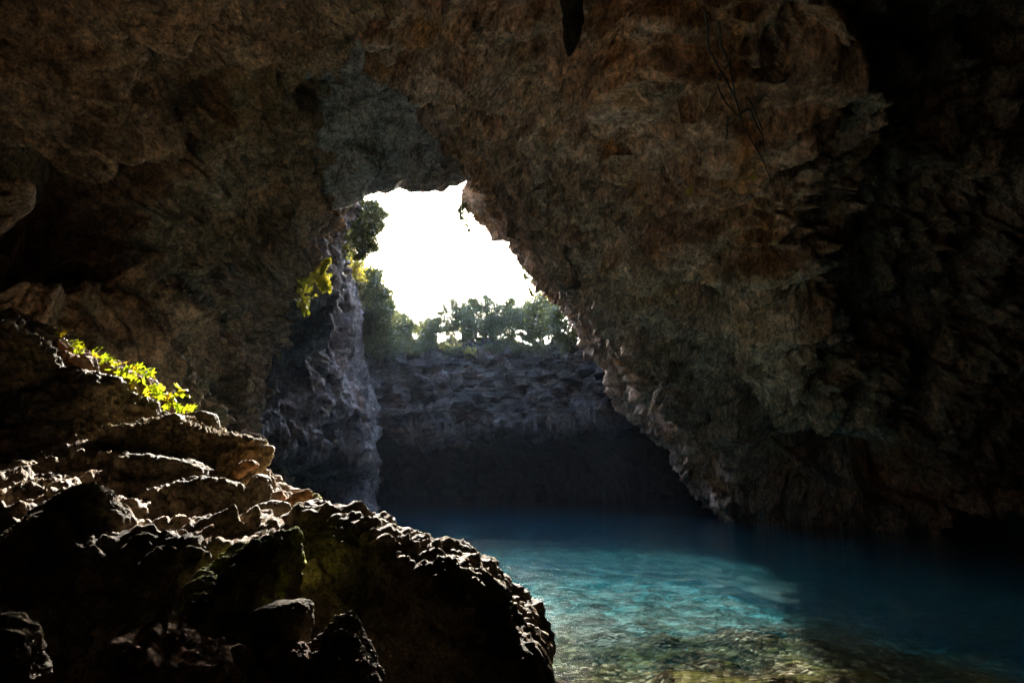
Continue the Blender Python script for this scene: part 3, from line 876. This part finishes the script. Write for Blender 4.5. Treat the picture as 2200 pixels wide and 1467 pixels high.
rock('rock', [(690, 1097), (704, 1084), (732, 1087), (757, 1097), (787, 1111), (780, 1120), (740, 1118), (700, 1110)], 3.8, 0.1, M_tan, 'flat ochre rock with white rim on the crest of the big boulder', 'rock', tilt=.8, sub=6, seed=25)
rock('rock', [(780, 1113), (810, 1108), (830, 1119), (843, 1136), (838, 1148), (800, 1138)], 3.75, 0.1, M_white, 'bright white edged rock overhanging the dark water', 'rock', tilt=.8, sub=6, seed=26)
rock('boulder', [(560, 1260), (585, 1165), (605, 1130), (640, 1104), (700, 1103), (760, 1115), (800, 1128), (842, 1146), (880, 1168), (920, 1187), (960, 1198), (1000, 1212), (1040, 1232), (1068, 1260), (1080, 1292), (1096, 1322), (1120, 1346), (1150, 1376), (1172, 1402), (1174, 1426), (1152, 1446), (1140, 1500), (1100, 1640), (600, 1640), (560, 1500)], 3.0, 0.62, M_boulder,
     'huge dark boulder filling the foreground beside the water', 'boulder', SG, tilt=.45, sub=7, seed=27, strata=.12, amp=0.9, square=.45, pebble=.35, facets=5)
rock('rock', [(915, 1180), (930, 1163), (955, 1159), (987, 1175), (982, 1188), (960, 1200), (935, 1197)], 3.55, 0.1, M_tan, 'upper of two tufted yellowish rocks on the shoulder of the huge boulder', 'rock', sub=6, seed=28, pebble=1.2, tilt=.4)
rock('rock', [(955, 1196), (980, 1184), (1006, 1181), (1030, 1198), (1041, 1215), (1044, 1236), (1010, 1230), (970, 1212)], 3.4, 0.1, M_white, 'lower of two tufted pale rocks on the shoulder of the huge boulder', 'rock', sub=6, seed=29, pebble=1.2, tilt=.4)
rock('rock', [(1112, 1348), (1125, 1337), (1146, 1342), (1152, 1362), (1156, 1380), (1130, 1376)], 2.85, 0.06, M_white, 'small pale stone stuck on the right flank of the huge boulder', 'stone', sub=5, seed=30)
rock('boulder', [(470, 1185), (500, 1140), (540, 1130), (580, 1124), (576, 1180), (570, 1222), (560, 1260), (556, 1330), (560, 1400), (566, 1480), (560, 1640), (330, 1640), (330, 1470), (370, 1400), (390, 1320), (385, 1250), (430, 1210)], 2.2, 0.22, M_mossy,
     'ridge shaped boulder with bright green moss along its right edge', 'boulder', SG, tilt=1.3, sub=7, seed=31, pebble=.7)
rock('boulder', [(558, 1404), (572, 1386), (600, 1377), (630, 1385), (652, 1410), (672, 1450), (676, 1490), (650, 1560), (565, 1560)], 1.95, 0.12, M_red,
     'rounded reddish brown boulder at the foot of the mossy ridge', 'boulder', SG, tilt=1.0, sub=6, seed=32, pebble=.7)
rock('boulder', [(552, 1312), (580, 1300), (640, 1296), (656, 1305), (657, 1345), (645, 1400), (570, 1400)], 2.1, 0.12, M_boulder, 'dark flat faced boulder above the reddish brown one', 'boulder', SG, sub=6, seed=33, square=.35, amp=.6)
rock('boulder', [(648, 1384), (688, 1378), (696, 1320), (706, 1284), (722, 1290), (740, 1332), (766, 1380), (790, 1420), (808, 1470), (800, 1560), (690, 1560), (662, 1450)], 2.0, 0.14, M_boulder,
     'jagged dark shard boulder with brown ridges at the bottom of the bank', 'boulder', SG, sub=6, seed=34, strata=.15, pebble=.5)
rock('boulder', [(-90, 1110), (60, 1118), (200, 1170), (310, 1128), (470, 1178), (400, 1290), (350, 1440), (300, 1640), (-90, 1640)], 2.5, 0.3, M_boulder,
     'broad black boulder in deep shade at the lower left', 'boulder', SG, tilt=.3, sub=6, seed=35)
rock('boulder', [(140, 1500), (205, 1405), (260, 1366), (320, 1370), (380, 1400), (500, 1425), (525, 1490), (500, 1640), (140, 1640)], 1.85, 0.2, M_red,
     'low brown boulder at the bottom edge left of the mossy ridge', 'boulder', SG, tilt=1.2, sub=6, seed=36, pebble=.7)
rock('boulder', [(-90, 1340), (30, 1335), (68, 1370), (75, 1450), (60, 1600), (-90, 1600)], 1.9, 0.15, M_boulder, 'dim grey boulder in the bottom left corner', 'boulder', SG, sub=6, seed=37)

# loose stones on the lit gravel slope
rg = np.random.default_rng(5)
for k in range(46):
    u = rg.uniform(-10, 240); v = rg.uniform(945, 1075)
    Yk = 4.75 - (v - 930) / 170 * 1.7 - 0.02
    s = rg.uniform(5, 15)
    n = rg.integers(5, 8)
    a0 = rg.uniform(0, 6.28)
    ol = [(u + s * 1.3 * rg.uniform(.75, 1.2) * math.cos(a0 + 6.283 * j / n), v + s * .75 * rg.uniform(.75, 1.2) * math.sin(a0 + 6.283 * j / n)) for j in range(n)]
    rock('stone', ol, Yk, s * Yk / F * 1.1, [M_red, M_tan, M_gravel, M_white][int(rg.choice(4, p=[.4, .3, .2, .1]))], 'small loose stone among the sunlit rubble of the left bank', 'stone',
         'loose stones in the lit rubble', sub=4, seed=50 + k, tilt=.3)

# ------------------------------------------------------------------ tubes, leaves, trees
def tube(pts, r0, r1, sides=6):
    pts = np.asarray(pts, float)
    n = len(pts)
    t = np.gradient(pts, axis=0)
    t /= np.linalg.norm(t, axis=1)[:, None] + 1e-9
    ref = np.array([0.31, 0.87, 0.38])
    a = np.cross(t, ref); a /= np.linalg.norm(a, axis=1)[:, None] + 1e-9
    b = np.cross(t, a)
    r = np.linspace(r0, r1, n)[:, None, None]
    an = np.linspace(0, 2 * np.pi, sides, endpoint=False)
    V = pts[:, None, :] + r * (np.cos(an)[None, :, None] * a[:, None, :] + np.sin(an)[None, :, None] * b[:, None, :])
    V = V.reshape(-1, 3)
    Fc = []
    for i in range(n - 1):
        for j in range(sides):
            k = (j + 1) % sides
            Fc.append((i * sides + j, i * sides + k, (i + 1) * sides + k, (i + 1) * sides + j))
    return V, Fc


def join(parts):
    V, Fc, o = [], [], 0
    for v, f in parts:
        V.append(v)
        Fc.append(np.asarray(f) + o)
        o += len(v)
    return np.concatenate(V), np.concatenate(Fc)


def curve(a, b, sag=0.0, n=8, wob=0.0, rg=RNG):
    a, b = np.asarray(a, float), np.asarray(b, float)
    t = np.linspace(0, 1, n)[:, None]
    p = a * (1 - t) + b * t
    p[:, 2] += sag * 4 * (t * (1 - t))[:, 0]
    if wob:
        w = rg.normal(size=(n, 3)) * wob
        w[0] = 0; w[-1] = 0
        p = p + w
    return p


def leaf_quads(C, size, rg, aspect=0.55, droop=0.0):
    """small pointed leaf faces at the centres C"""
    n = len(C)
    d = rg.normal(size=(n, 3)); d[:, 2] -= droop
    d /= np.linalg.norm(d, axis=1)[:, None]
    e = np.cross(d, rg.normal(size=(n, 3))); e /= np.linalg.norm(e, axis=1)[:, None] + 1e-9
    s = (size * rg.uniform(.6, 1.35, n))[:, None]
    V = np.stack([C - d * s * .5, C + e * s * aspect * .5, C + d * s * .5, C - e * s * aspect * .5], 1).reshape(-1, 3)
    Fc = np.arange(4 * n).reshape(n, 4)
    return V, Fc


def lobed(C, size, dirv, nrm, lobes=5):
    """palmate lobed leaf as a fan of quads"""
    dirv = dirv / np.linalg.norm(dirv)
    nrm = nrm - dirv * nrm.dot(dirv); nrm /= np.linalg.norm(nrm)
    side = np.cross(nrm, dirv)
    V = [C - dirv * size * .12]
    ring = []
    m = lobes * 2 + 1
    for k in range(m):
        a = -2.25 + 4.5 * k / (m - 1)
        r = size * (0.62 if k % 2 else 0.27)
        if k % 2: r *= 1.0 - 0.18 * abs(a)
        if k in (0, m - 1): r = size * .2
        ring.append(C + r * (math.cos(a) * dirv + math.sin(a) * side) + nrm * size * 0.10 * (-abs(math.sin(a)) + (0.5 if k % 2 else 0)))
    V += ring
    Fc = [(0, 1 + k, 2 + k, 3 + k) for k in range(0, m - 2, 2)]
    return np.array(V), Fc


def tree(name, base, blobs, Yc, n, leaf, mat, label, cat='tree', group=None, trunk_r=0.05, lean=None, seed=0, droop=0.0, aspect=.55, clumps=70, spread=0.19, trunk=True):
    """blobs: (u, v, ru, rv) crown lobes at distance Yc; base: (u, v, Y) of the trunk foot"""
    rg = np.random.default_rng(100 + seed)
    b = P(*base)
    root = empty(name, b, label, cat, group)
    tips, cl = [], []
    tot = sum(r * s for _, _, r, s in blobs)
    for (u, v, ru, rv) in blobs:
        c = P(u, v, Yc)
        sx = 1.12 * ru * Yc / F; sz = 1.08 * rv * Yc / F
        k = max(4, int(clumps * ru * rv / tot))
        d = rg.normal(size=(k, 3)); d /= np.linalg.norm(d, axis=1)[:, None]
        rr = rg.uniform(0.35, 1.0, (k, 1)) ** .6
        cl.append(np.concatenate([c + d * rr * np.array([sx, 0.8 * (sx + sz) / 2, sz]), np.full((k, 1), (sx + sz) / 2)], 1))
        tips.append((c, sx, sz))
    cl = np.concatenate(cl)
    which = rg.integers(0, len(cl), n)
    C = cl[which, :3] + rg.normal(size=(n, 3)) * (cl[which, 3:4] * spread * np.where(rg.uniform(size=(n, 1)) < .25, 2.4, .9) * np.array([1.2, 1.2, 0.8]))
    V, Fc = leaf_quads(C, leaf * .85, rg, aspect, droop)
    mesh_from('crown', V, Fc, mat, False, root)
    if trunk:
        parts = []
        top = tips[0][0] + W(0, 0, -tips[0][2] * .2)
        tr = curve(b - W(0, 0, .4), top, 0, 9, trunk_r * .8, rg)
        parts.append(tube(tr, trunk_r, trunk_r * .35, 7))
        for j in rg.permutation(len(cl))[:min(30, len(cl))]:
            s = tr[rg.integers(3, 8)]
            parts.append(tube(curve(s, cl[j, :3], 0.05, 6, trunk_r * .5, rg), trunk_r * .45, trunk_r * .2, 5))
        v, f = join(parts)
        mesh_from('trunk', v, f, M_bark, True, root)
    return root


GT = 'small trees along the far rim'
far_trees = [
    ((928, 750, 51.5), [(926, 706, 24, 24), (908, 715, 16, 20), (930, 735, 22, 10)], 51.5, 'low bushy tree at the left end of the rim row'),
    ((984, 757, 52), [(968, 668, 24, 24), (952, 700, 26, 20), (990, 690, 22, 30), (1000, 725, 14, 12)], 52, 'slender tree on the rim with a long leaning bare trunk'),
    ((1012, 748, 53), [(1016, 655, 20, 22), (1010, 695, 20, 30), (1020, 728, 16, 14)], 53, 'tall thin tree just right of the leaning one'),
    ((1043, 748, 53.5), [(1046, 650, 13, 18), (1042, 690, 22, 30), (1046, 725, 18, 18)], 53.5, 'tree with a narrow pointed top in the middle of the rim row'),
    ((1074, 746, 53), [(1075, 676, 26, 26), (1070, 708, 22, 24), (1076, 735, 20, 10)], 53, 'round crowned tree in the middle of the rim row'),
    ((1104, 744, 52.5), [(1100, 658, 18, 18), (1106, 695, 24, 28), (1108, 728, 20, 14)], 52.5, 'feathery topped tree right of the round crowned one'),
    ((1138, 742, 51.5), [(1136, 670, 24, 26), (1142, 705, 24, 26), (1145, 730, 20, 14)], 51.5, 'dense tree next to the big rim shrub'),
    ((1168, 738, 49.5), [(1168, 650, 34, 36), (1176, 695, 34, 36), (1150, 680, 22, 30)], 49.5, 'largest dark tree at the right end of the rim row'),
]
for k, (b, bl, yy, lb) in enumerate(far_trees):
    tree('rim_tree', b, bl, yy, 15000 if k != 7 else 26000, 0.15, M_oak, lb, 'tree', GT, 0.075, seed=k)
tree('rim_shrub', (1176, 625, 46), [(1165, 600, 20, 18), (1185, 625, 16, 18)], 46, 3000, 0.18, M_yel, 'sunlit yellow green shrub above the largest rim tree', 'shrub', None, 0.03, seed=20)
tree('rim_shrub', (1160, 575, 44), [(1145, 572, 14, 12), (1158, 590, 14, 14)], 44, 1500, 0.16, M_oak, 'thin shrub hanging under the right edge of the opening', 'shrub', None, 0.02, seed=21, clumps=20)
tree('rim_shrub', (1200, 720, 45), [(1200, 690, 24, 40), (1214, 735, 16, 22)], 45, 6000, 0.19, M_oak, 'dark shrub in shade beside the right rock wall', 'shrub', None, 0.04, seed=22)
GL = 'trees clinging to the left rim'
tree('hanging_tree', (748, 470, 31), [(787, 450, 36, 22), (800, 485, 24, 34), (787, 538, 36, 20), (780, 505, 28, 40), (800, 462, 24, 20)], 31, 20000, 0.22, M_pine, 'tall drooping evergreen at the upper left of the opening', 'tree', GL, 0.09, seed=23, droop=.8, aspect=.3, clumps=60)
tree('hanging_tree', (770, 640, 41), [(795, 600, 26, 32), (808, 632, 28, 32)], 41, 8000, 0.2, M_pine, 'bushy tree below the yellow creeper on the left rim', 'tree', GL, 0.07, seed=24)
tree('hanging_tree', (800, 710, 43), [(826, 650, 18, 36), (810, 680, 30, 30)], 43, 7500, 0.2, M_oak, 'tree with sunlit right edge halfway down the left rim', 'tree', GL, 0.07, seed=25)
tree('hanging_tree', (840, 750, 47), [(856, 700, 32, 36), (872, 728, 22, 26)], 47, 9000, 0.2, M_pine, 'rounded grey green tree lowest on the left rim', 'tree', GL, 0.07, seed=26)
tree('hanging_tree', (800, 765, 44), [(805, 725, 36, 38), (835, 740, 30, 26)], 44, 9000, 0.2, M_oak, 'dark shaded tree filling the foot of the left rim', 'tree', GL, 0.07, seed=27)
tree('creeper', (762, 535, 36), [(764, 560, 14, 24), (768, 590, 11, 18)], 36, 2600, 0.13, M_yel, 'yellow sunlit creeper under the drooping evergreen', 'creeper', None, 0.03, seed=28, clumps=26, droop=1)
low = [(900, 748, 51, 'small leafy bush in the gap at the left end of the rim'), (965, 754, 51.3, 'low shrub at the foot of the leaning trunk'), (1000, 756, 51.6, 'pale grassy shrub right of the leaning trunk foot'),
       (1060, 752, 52, 'low dark shrub under the round crowned tree'), (1110, 750, 51, 'low shrub under the feathery topped tree'), (1150, 748, 49, 'low shrub at the foot of the largest rim tree'), (880, 757, 50.5, 'low shrub on the cliff edge under the lowest left tree')]
for k, (u, v, yy, lb) in enumerate(low):
    tree('rim_shrub', (u, v + 6, yy), [(u, v - 6, 18, 10), (u + 10, v, 14, 8)], yy, 2000, 0.16, M_oak if k != 2 else M_yel, lb, 'shrub', 'low shrubs on the cliff edge', 0.02, seed=30 + k, clumps=16)

# ivy lit by the sun on the pier
def vine(name, strands, Yc, n, leaf, mat, label, cat, seed, r=0.02):
    rg = np.random.default_rng(300 + seed)
    a = P(strands[0][0][0], strands[0][0][1], Yc)
    root = empty(name, a, label, cat)
    parts, C = [], []
    for st_ in strands:
        pts = np.array([P(u, v, Yc + 0.15 * k * 0) for k, (u, v, *_) in enumerate(st_)])
        m = cr(pts[:, None, :], 5 * len(pts))[:, 0]
        parts.append(tube(m, r, r * .5, 5))
        wdt = np.interp(np.linspace(0, 1, n), np.linspace(0, 1, len(st_)), [s[2] for s in st_]) * Yc / F
        t = rg.uniform(0, 1, n)
        ii = (t * (len(m) - 1)).astype(int)
        wd = np.interp(t, np.linspace(0, 1, len(st_)), [s[2] for s in st_]) * Yc / F
        C.append(m[ii] + rg.normal(size=(n, 3)) * wd[:, None] * np.array([.55, .35, .55]))
    C = np.concatenate(C)
    V, Fc = leaf_quads(C, leaf, rg, .8, .6)
    mesh_from('foliage', V, Fc, mat, False, root)
    v, f = join(parts)
    mesh_from('stem', v, f, M_stem, True, root)
    return root


vine('ivy', [[(668, 590, 15), (655, 605, 20), (650, 630, 17), (652, 655, 14), (655, 672, 8)], [(672, 588, 14), (690, 600, 14), (697, 612, 11), (700, 620, 7)], [(690, 590, 3), (697, 570, 5), (706, 560, 4)]], min(hitY('rock_pier', 652, 600, 24, .2), hitY('rock_pier', 660, 580, 24, .2)), 260, 0.17, M_ivy,
     'bright yellow green ivy hanging on the shaded rock pier', 'ivy', 1)
def lip_edge(v):
    for uu in range(930, 1250, 2):
        y_ = hitY('cave_right_wall', uu, v, None, 0.0) if WALLS['cave_right_wall'].ray_cast(Vector(CAM.tolist()), Vector((P(uu, v, 1.0) - CAM).tolist()).normalized())[0] is not None else None
        if y_ is not None:
            return uu, y_
    return 1040, 28.0


e1, y1_ = lip_edge(440)
e2, y2_ = lip_edge(520)
e3, y3_ = lip_edge(585)
vine('hanging_plant', [[(e1 + 6, 430, 5), (e1 + 2, 448, 10), (e1 + 8, 472, 10), (e1 + 12, 500, 5)], [(e1 + 4, 436, 6), (e1 - 8, 452, 8), (e1 - 6, 472, 5)]], y1_, 190, 0.15, M_oak, 'leafy plant dangling from the right lip of the opening', 'plant', 2, 0.015)
vine('hanging_plant', [[(e2 + 2, 514, 2), (e2 - 3, 530, 2), (e2 - 4, 552, 1)]], y2_, 26, 0.07, M_oak, 'thin dangling strand under the sloping right edge of the opening', 'plant', 3, 0.014)
vine('hanging_plant', [[(e3 + 8, 570, 6), (e3 + 2, 590, 11), (e3 + 10, 612, 10), (e3 + 14, 636, 6)]], y3_, 240, 0.15, M_oak, 'bushy fringe hanging at the lower right corner of the opening', 'plant', 4, 0.015)

# leafy plants along the lit ridge
plants = [
    ([(14, 676)], 5.5, 'single small leaf sprig at the left end of the ridge'),
    ([(128, 718), (143, 732), (158, 731)], 5.4, 'upright sprig of yellow green leaves above the orange stone'),
    ([(162, 748), (172, 746), (160, 758), (170, 762), (178, 748)], 5.35, 'tight clump of bright leaves right of the orange stone'),
    ([(200, 765), (212, 752), (222, 763), (230, 770), (240, 768), (218, 775)], 5.35, 'broad clump of lobed leaves at the middle of the ridge'),
    ([(248, 780), (257, 788), (263, 797), (252, 805), (268, 806), (260, 812), (270, 790)], 5.2, 'clump with a golden leaf hanging over the ledge'),
    ([(290, 792), (300, 800), (310, 797), (318, 805), (322, 800), (298, 786)], 5.3, 'low spray of small leaves past the golden clump'),
    ([(290, 820), (284, 816)], 5.0, 'two small leaves below the spray on the rock face'),
    ([(312, 836), (325, 828), (338, 832), (345, 840), (330, 845), (345, 850)], 5.1, 'wide cluster of flat leaves on the lower ridge'),
    ([(386, 832), (380, 843), (389, 850)], 5.0, 'sprig on a long bare stem reaching right over the drop'),
    ([(362, 858), (370, 864), (376, 872), (385, 875), (395, 876), (378, 885), (413, 880)], 4.95, 'lowest clump of leaves above the standing brown slab'),
]
rgp = np.random.default_rng(77)
for k, (lv, yy, lb) in enumerate(plants):
    pts = np.array([P(u, v, yy) for u, v in lv])
    if k == 8:
        b = P(350, 842, yy + .1)
    else:
        b = pts.mean(0) + W(-0.02, 0.12, -0.10)
    root = empty('fig_seedling', b, lb, 'plant', 'leafy plants on the sunlit ridge')
    parts, stems = [], []
    for p_ in pts:
        for j in range(2 if len(lv) > 1 else 1):
            c = p_ + (rgp.normal(size=3) * np.array([.02, .05, .018]) if j else 0)
            s = rgp.uniform(.065, .115)
            dv = np.array([rgp.normal(.25, .6), rgp.normal(-.3, .5), rgp.normal(-.1, .5)])
            nr = np.array([rgp.normal(0, .35), rgp.normal(-.9, .3), rgp.normal(.55, .3)])
            parts.append(lobed(c, s, dv, nr))
            stems.append(tube(curve(b, c, .02, 6, .004, rgp), .004, .002, 5))
    v, f = join(parts)
    mesh_from('foliage', v, f, M_fig, False, root)
    v, f = join(stems)
    mesh_from('stem', v, f, M_stem, True, root)

# stalactite at the top of the frame
def stalactite(name, top, bot, r, mat, label, cat='stalactite', group=None, seed=0, n=40, sides=28):
    t = np.linspace(0, 1, n)
    an = np.linspace(0, 2 * np.pi, sides, endpoint=False)
    T, A = np.meshgrid(t, an, indexing='ij')
    ax = np.asarray(top)[None, None, :] * (1 - T[..., None]) + np.asarray(bot)[None, None, :] * T[..., None]
    rr = r * (1 - T) ** .55 * (1 + 0.25 * (1 - T) ** 6) + 0.002
    p = ax + np.stack([np.cos(A) * rr, np.sin(A) * rr, 0 * A], -1)
    q = p.reshape(-1, 3)
    d = 0.55 * r * fbm(q * np.array([1, 1, .3]) / r * 1.1 + seed, 4) + .2 * r * ridged(q * np.array([1, 1, .25]) / r * 2 + seed, 3)
    nrm = np.stack([np.cos(A), np.sin(A), 0 * A], -1).reshape(-1, 3)
    q = q + nrm * (d * (0.25 + .75 * (1 - T.ravel())))[:, None]
    i = np.arange(n * sides).reshape(n, sides)
    j = np.roll(i, -1, 1)
    fcs = np.stack([i[:-1], j[:-1], j[1:], i[1:]], -1).reshape(-1, 4)
    o = mesh_from(name, q - np.asarray(top), fcs, mat)
    o.location = Vector([float(x) for x in top])
    return tag(o, label, cat, group)


sy = min(hitY('cave_right_wall', uu, vv, 11, 0.35) for uu in (1205, 1225, 1250) for vv in (0, 30, 60, 90, 118))
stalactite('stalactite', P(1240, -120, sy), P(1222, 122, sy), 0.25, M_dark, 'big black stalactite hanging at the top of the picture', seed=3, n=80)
rgs = np.random.default_rng(9)
for k in range(26):
    u = rgs.uniform(860, 1230) if k < 15 else rgs.uniform(1225, 1300)
    v = np.interp(u, cu, (925, 907, 915, 927, 909, 917, 885, 857)) + rgs.uniform(-14, 0)
    yc = hitY('far_cliff', u, v - 6, float(np.interp(u, cu, cY)), 0.0)
    ln = rgs.uniform(10, 30)
    stalactite('stalactite', P(u, v - 12, yc), P(u + rgs.normal() * 2, v + ln, yc), rgs.uniform(.05, .13), M_cliff, 'small pale stalactite hanging from the lower edge of the far cliff', 'stalactite', 'small stalactites under the far cliff', seed=k, n=16, sides=10)
for k, (u, v, l, r) in enumerate([(1155, 320, 75, .32), (1190, 330, 60, .3), (1165, 415, 60, .2), (1330, 345, 55, .2)]):
    yc = hitY('cave_right_wall', u, v + l * .3, 19, 0.0)
    stalactite('stalactite', P(u, v, yc), P(u + 4, v + l, yc + .6), r, M_right,
               ['left of the paired brown drip stones on the right slab', 'right of the paired brown drip stones on the right slab', 'slim brown drip stone just below the pair', 'short drip stone on the brown wall right of the pair'][k], 'stalactite', None, seed=20 + k, n=30, sides=18)

# hanging roots on the right wall
def strand_set(name, lines, mat, r, label, cat, part):
    root = empty(name, P(*lines[0][0]), label, cat)
    for ln in lines:
        pts = np.array([P(*q) for q in ln])
        m = cr(pts[:, None, :], 7 * len(pts))[:, 0]
        m = m + 0.02 * np.stack([perlin(m * 3 + 1), perlin(m * 3 + 9), perlin(m * 3 + 19)], 1) + .008 * np.stack([perlin(m * 11 + 1), perlin(m * 11 + 9), perlin(m * 11 + 19)], 1)
        v, f = tube(m, r, r * .5, 5)
        mesh_from(part, v, f, mat, True, root)
    return root


def rY(u, v):
    return min(hitY('cave_right_wall', u + a_, v + b_, 12.0, 0.16) for a_ in (-8, 0, 8) for b_ in (-8, 8))


def RL(*uv):
    return [(u, v, rY(u, v)) for u, v in uv]


strand_set('hanging_root', [RL((1515, 20), (1520, 70), (1524, 110), (1545, 148), (1565, 185), (1580, 215), (1592, 260), (1612, 300), (1640, 345), (1660, 400)),
                            RL((1545, 50), (1550, 100), (1565, 140), (1575, 180), (1580, 215)),
                            RL((1545, 160), (1545, 190), (1560, 220), (1585, 250)), RL((1585, 250), (1610, 235), (1625, 265), (1638, 290), (1640, 320)),
                            RL((1564, 250), (1562, 285), (1560, 302)), RL((1600, 210), (1615, 225), (1640, 280))], M_root, 0.022,
           'tangle of thin black roots hanging down the brown right wall', 'root', 'root_strand')
bt = strand_set('dry_twig', [RL((1642, 394), (1610, 402), (1570, 412), (1530, 424), (1500, 425), (1476, 418)), RL((1530, 424), (1545, 410), (1520, 408), (1500, 412)), RL((1625, 372), (1605, 380), (1595, 384))], M_twig, 0.008,
                'pale dry twig with a few green leaves sticking out of the right wall', 'twig', 'branch')
C = np.array([P(u, v, rY(u, v)) for u, v in ((1478, 408), (1482, 415), (1476, 412), (1484, 405), (1618, 380), (1616, 386), (1510, 250), (1508, 246))])[:6]
for c in C:
    v, f = leaf_quads(c[None, :], 0.12, np.random.default_rng(int(c[0] * 1000) % 997), .8)
    mesh_from('leaf', v, f, M_ivy, False, bt)

# ------------------------------------------------------------------ damp air in the shaft of light
hm = bpy.data.materials.new('haze')
nt = nodes_of(hm)
pv = nd(nt, 'ShaderNodeVolumePrincipled')
pv.inputs['Color'].default_value = (0.50, 0.68, 1.0, 1)
pv.inputs['Density'].default_value = 0.00005
pv.inputs['Anisotropy'].default_value = 0.5
out = nd(nt, 'ShaderNodeOutputMaterial')
L(nt, pv, 'Volume', out, 'Volume')
hx, ha, hb, hc, hd = 75, -65, 135, -10, 40
tag(mesh_from('haze', [(-hx, ha, hc), (hx, ha, hc), (hx, hb, hc), (-hx, hb, hc), (-hx, ha, hd), (hx, ha, hd), (hx, hb, hd), (-hx, hb, hd)],
              [(0, 3, 2, 1), (4, 5, 6, 7), (0, 1, 5, 4), (1, 2, 6, 5), (2, 3, 7, 6), (3, 0, 4, 7)], hm, False), kind='stuff')

# ------------------------------------------------------------------ light
SUN_EL, SUN_AZ = math.radians(26.8), math.radians(-6.3)      # azimuth from +Y, positive to the right
sdir = Vector((math.sin(SUN_AZ) * math.cos(SUN_EL), math.cos(SUN_AZ) * math.cos(SUN_EL), math.sin(SUN_EL)))
sd = bpy.data.lights.new('sun', 'SUN')
sd.energy = 2.0
sd.angle = math.radians(0.5)
sd.color = (1.0, 0.92, 0.80)
so = bpy.data.objects.new('sun', sd)
COL.objects.link(so)
so.rotation_euler = sdir.to_track_quat('Z', 'Y').to_euler()
so.location = (0, 60, 60)

wd = bpy.data.worlds.new('World')
scene.world = wd
wd.use_nodes = True
nt = wd.node_tree
nt.nodes.clear()
sky = nt.nodes.new('ShaderNodeTexSky')
sky.sky_type = 'NISHITA'
sky.sun_disc = False
sky.sun_elevation = SUN_EL
sky.sun_rotation = SUN_AZ
sky.air_density = 1.0
sky.dust_density = 2.0
sky.ozone_density = 1.0
bg = nt.nodes.new('ShaderNodeBackground')
bg.inputs['Strength'].default_value = 0.15
nt.links.new(sky.outputs['Color'], bg.inputs['Color'])
wo = nt.nodes.new('ShaderNodeOutputWorld')
nt.links.new(bg.outputs['Background'], wo.inputs['Surface'])

vs = scene.view_settings
vs.view_transform = 'Standard'
vs.look = 'None'
vs.exposure = 4.2
vs.gamma = 1.0
cy = scene.cycles
cy.use_denoising = True
cy.denoiser = 'OPENIMAGEDENOISE'
cy.denoising_input_passes = 'RGB_ALBEDO_NORMAL'
cy.denoising_prefilter = 'FAST'
cy.max_bounces = 10
cy.diffuse_bounces = 8
cy.glossy_bounces = 3
cy.transmission_bounces = 6
cy.transparent_max_bounces = 12
cy.volume_bounces = 1
cy.caustics_reflective = False
cy.caustics_refractive = False
cy.use_adaptive_sampling = False
cy.sample_clamp_indirect = 6.0
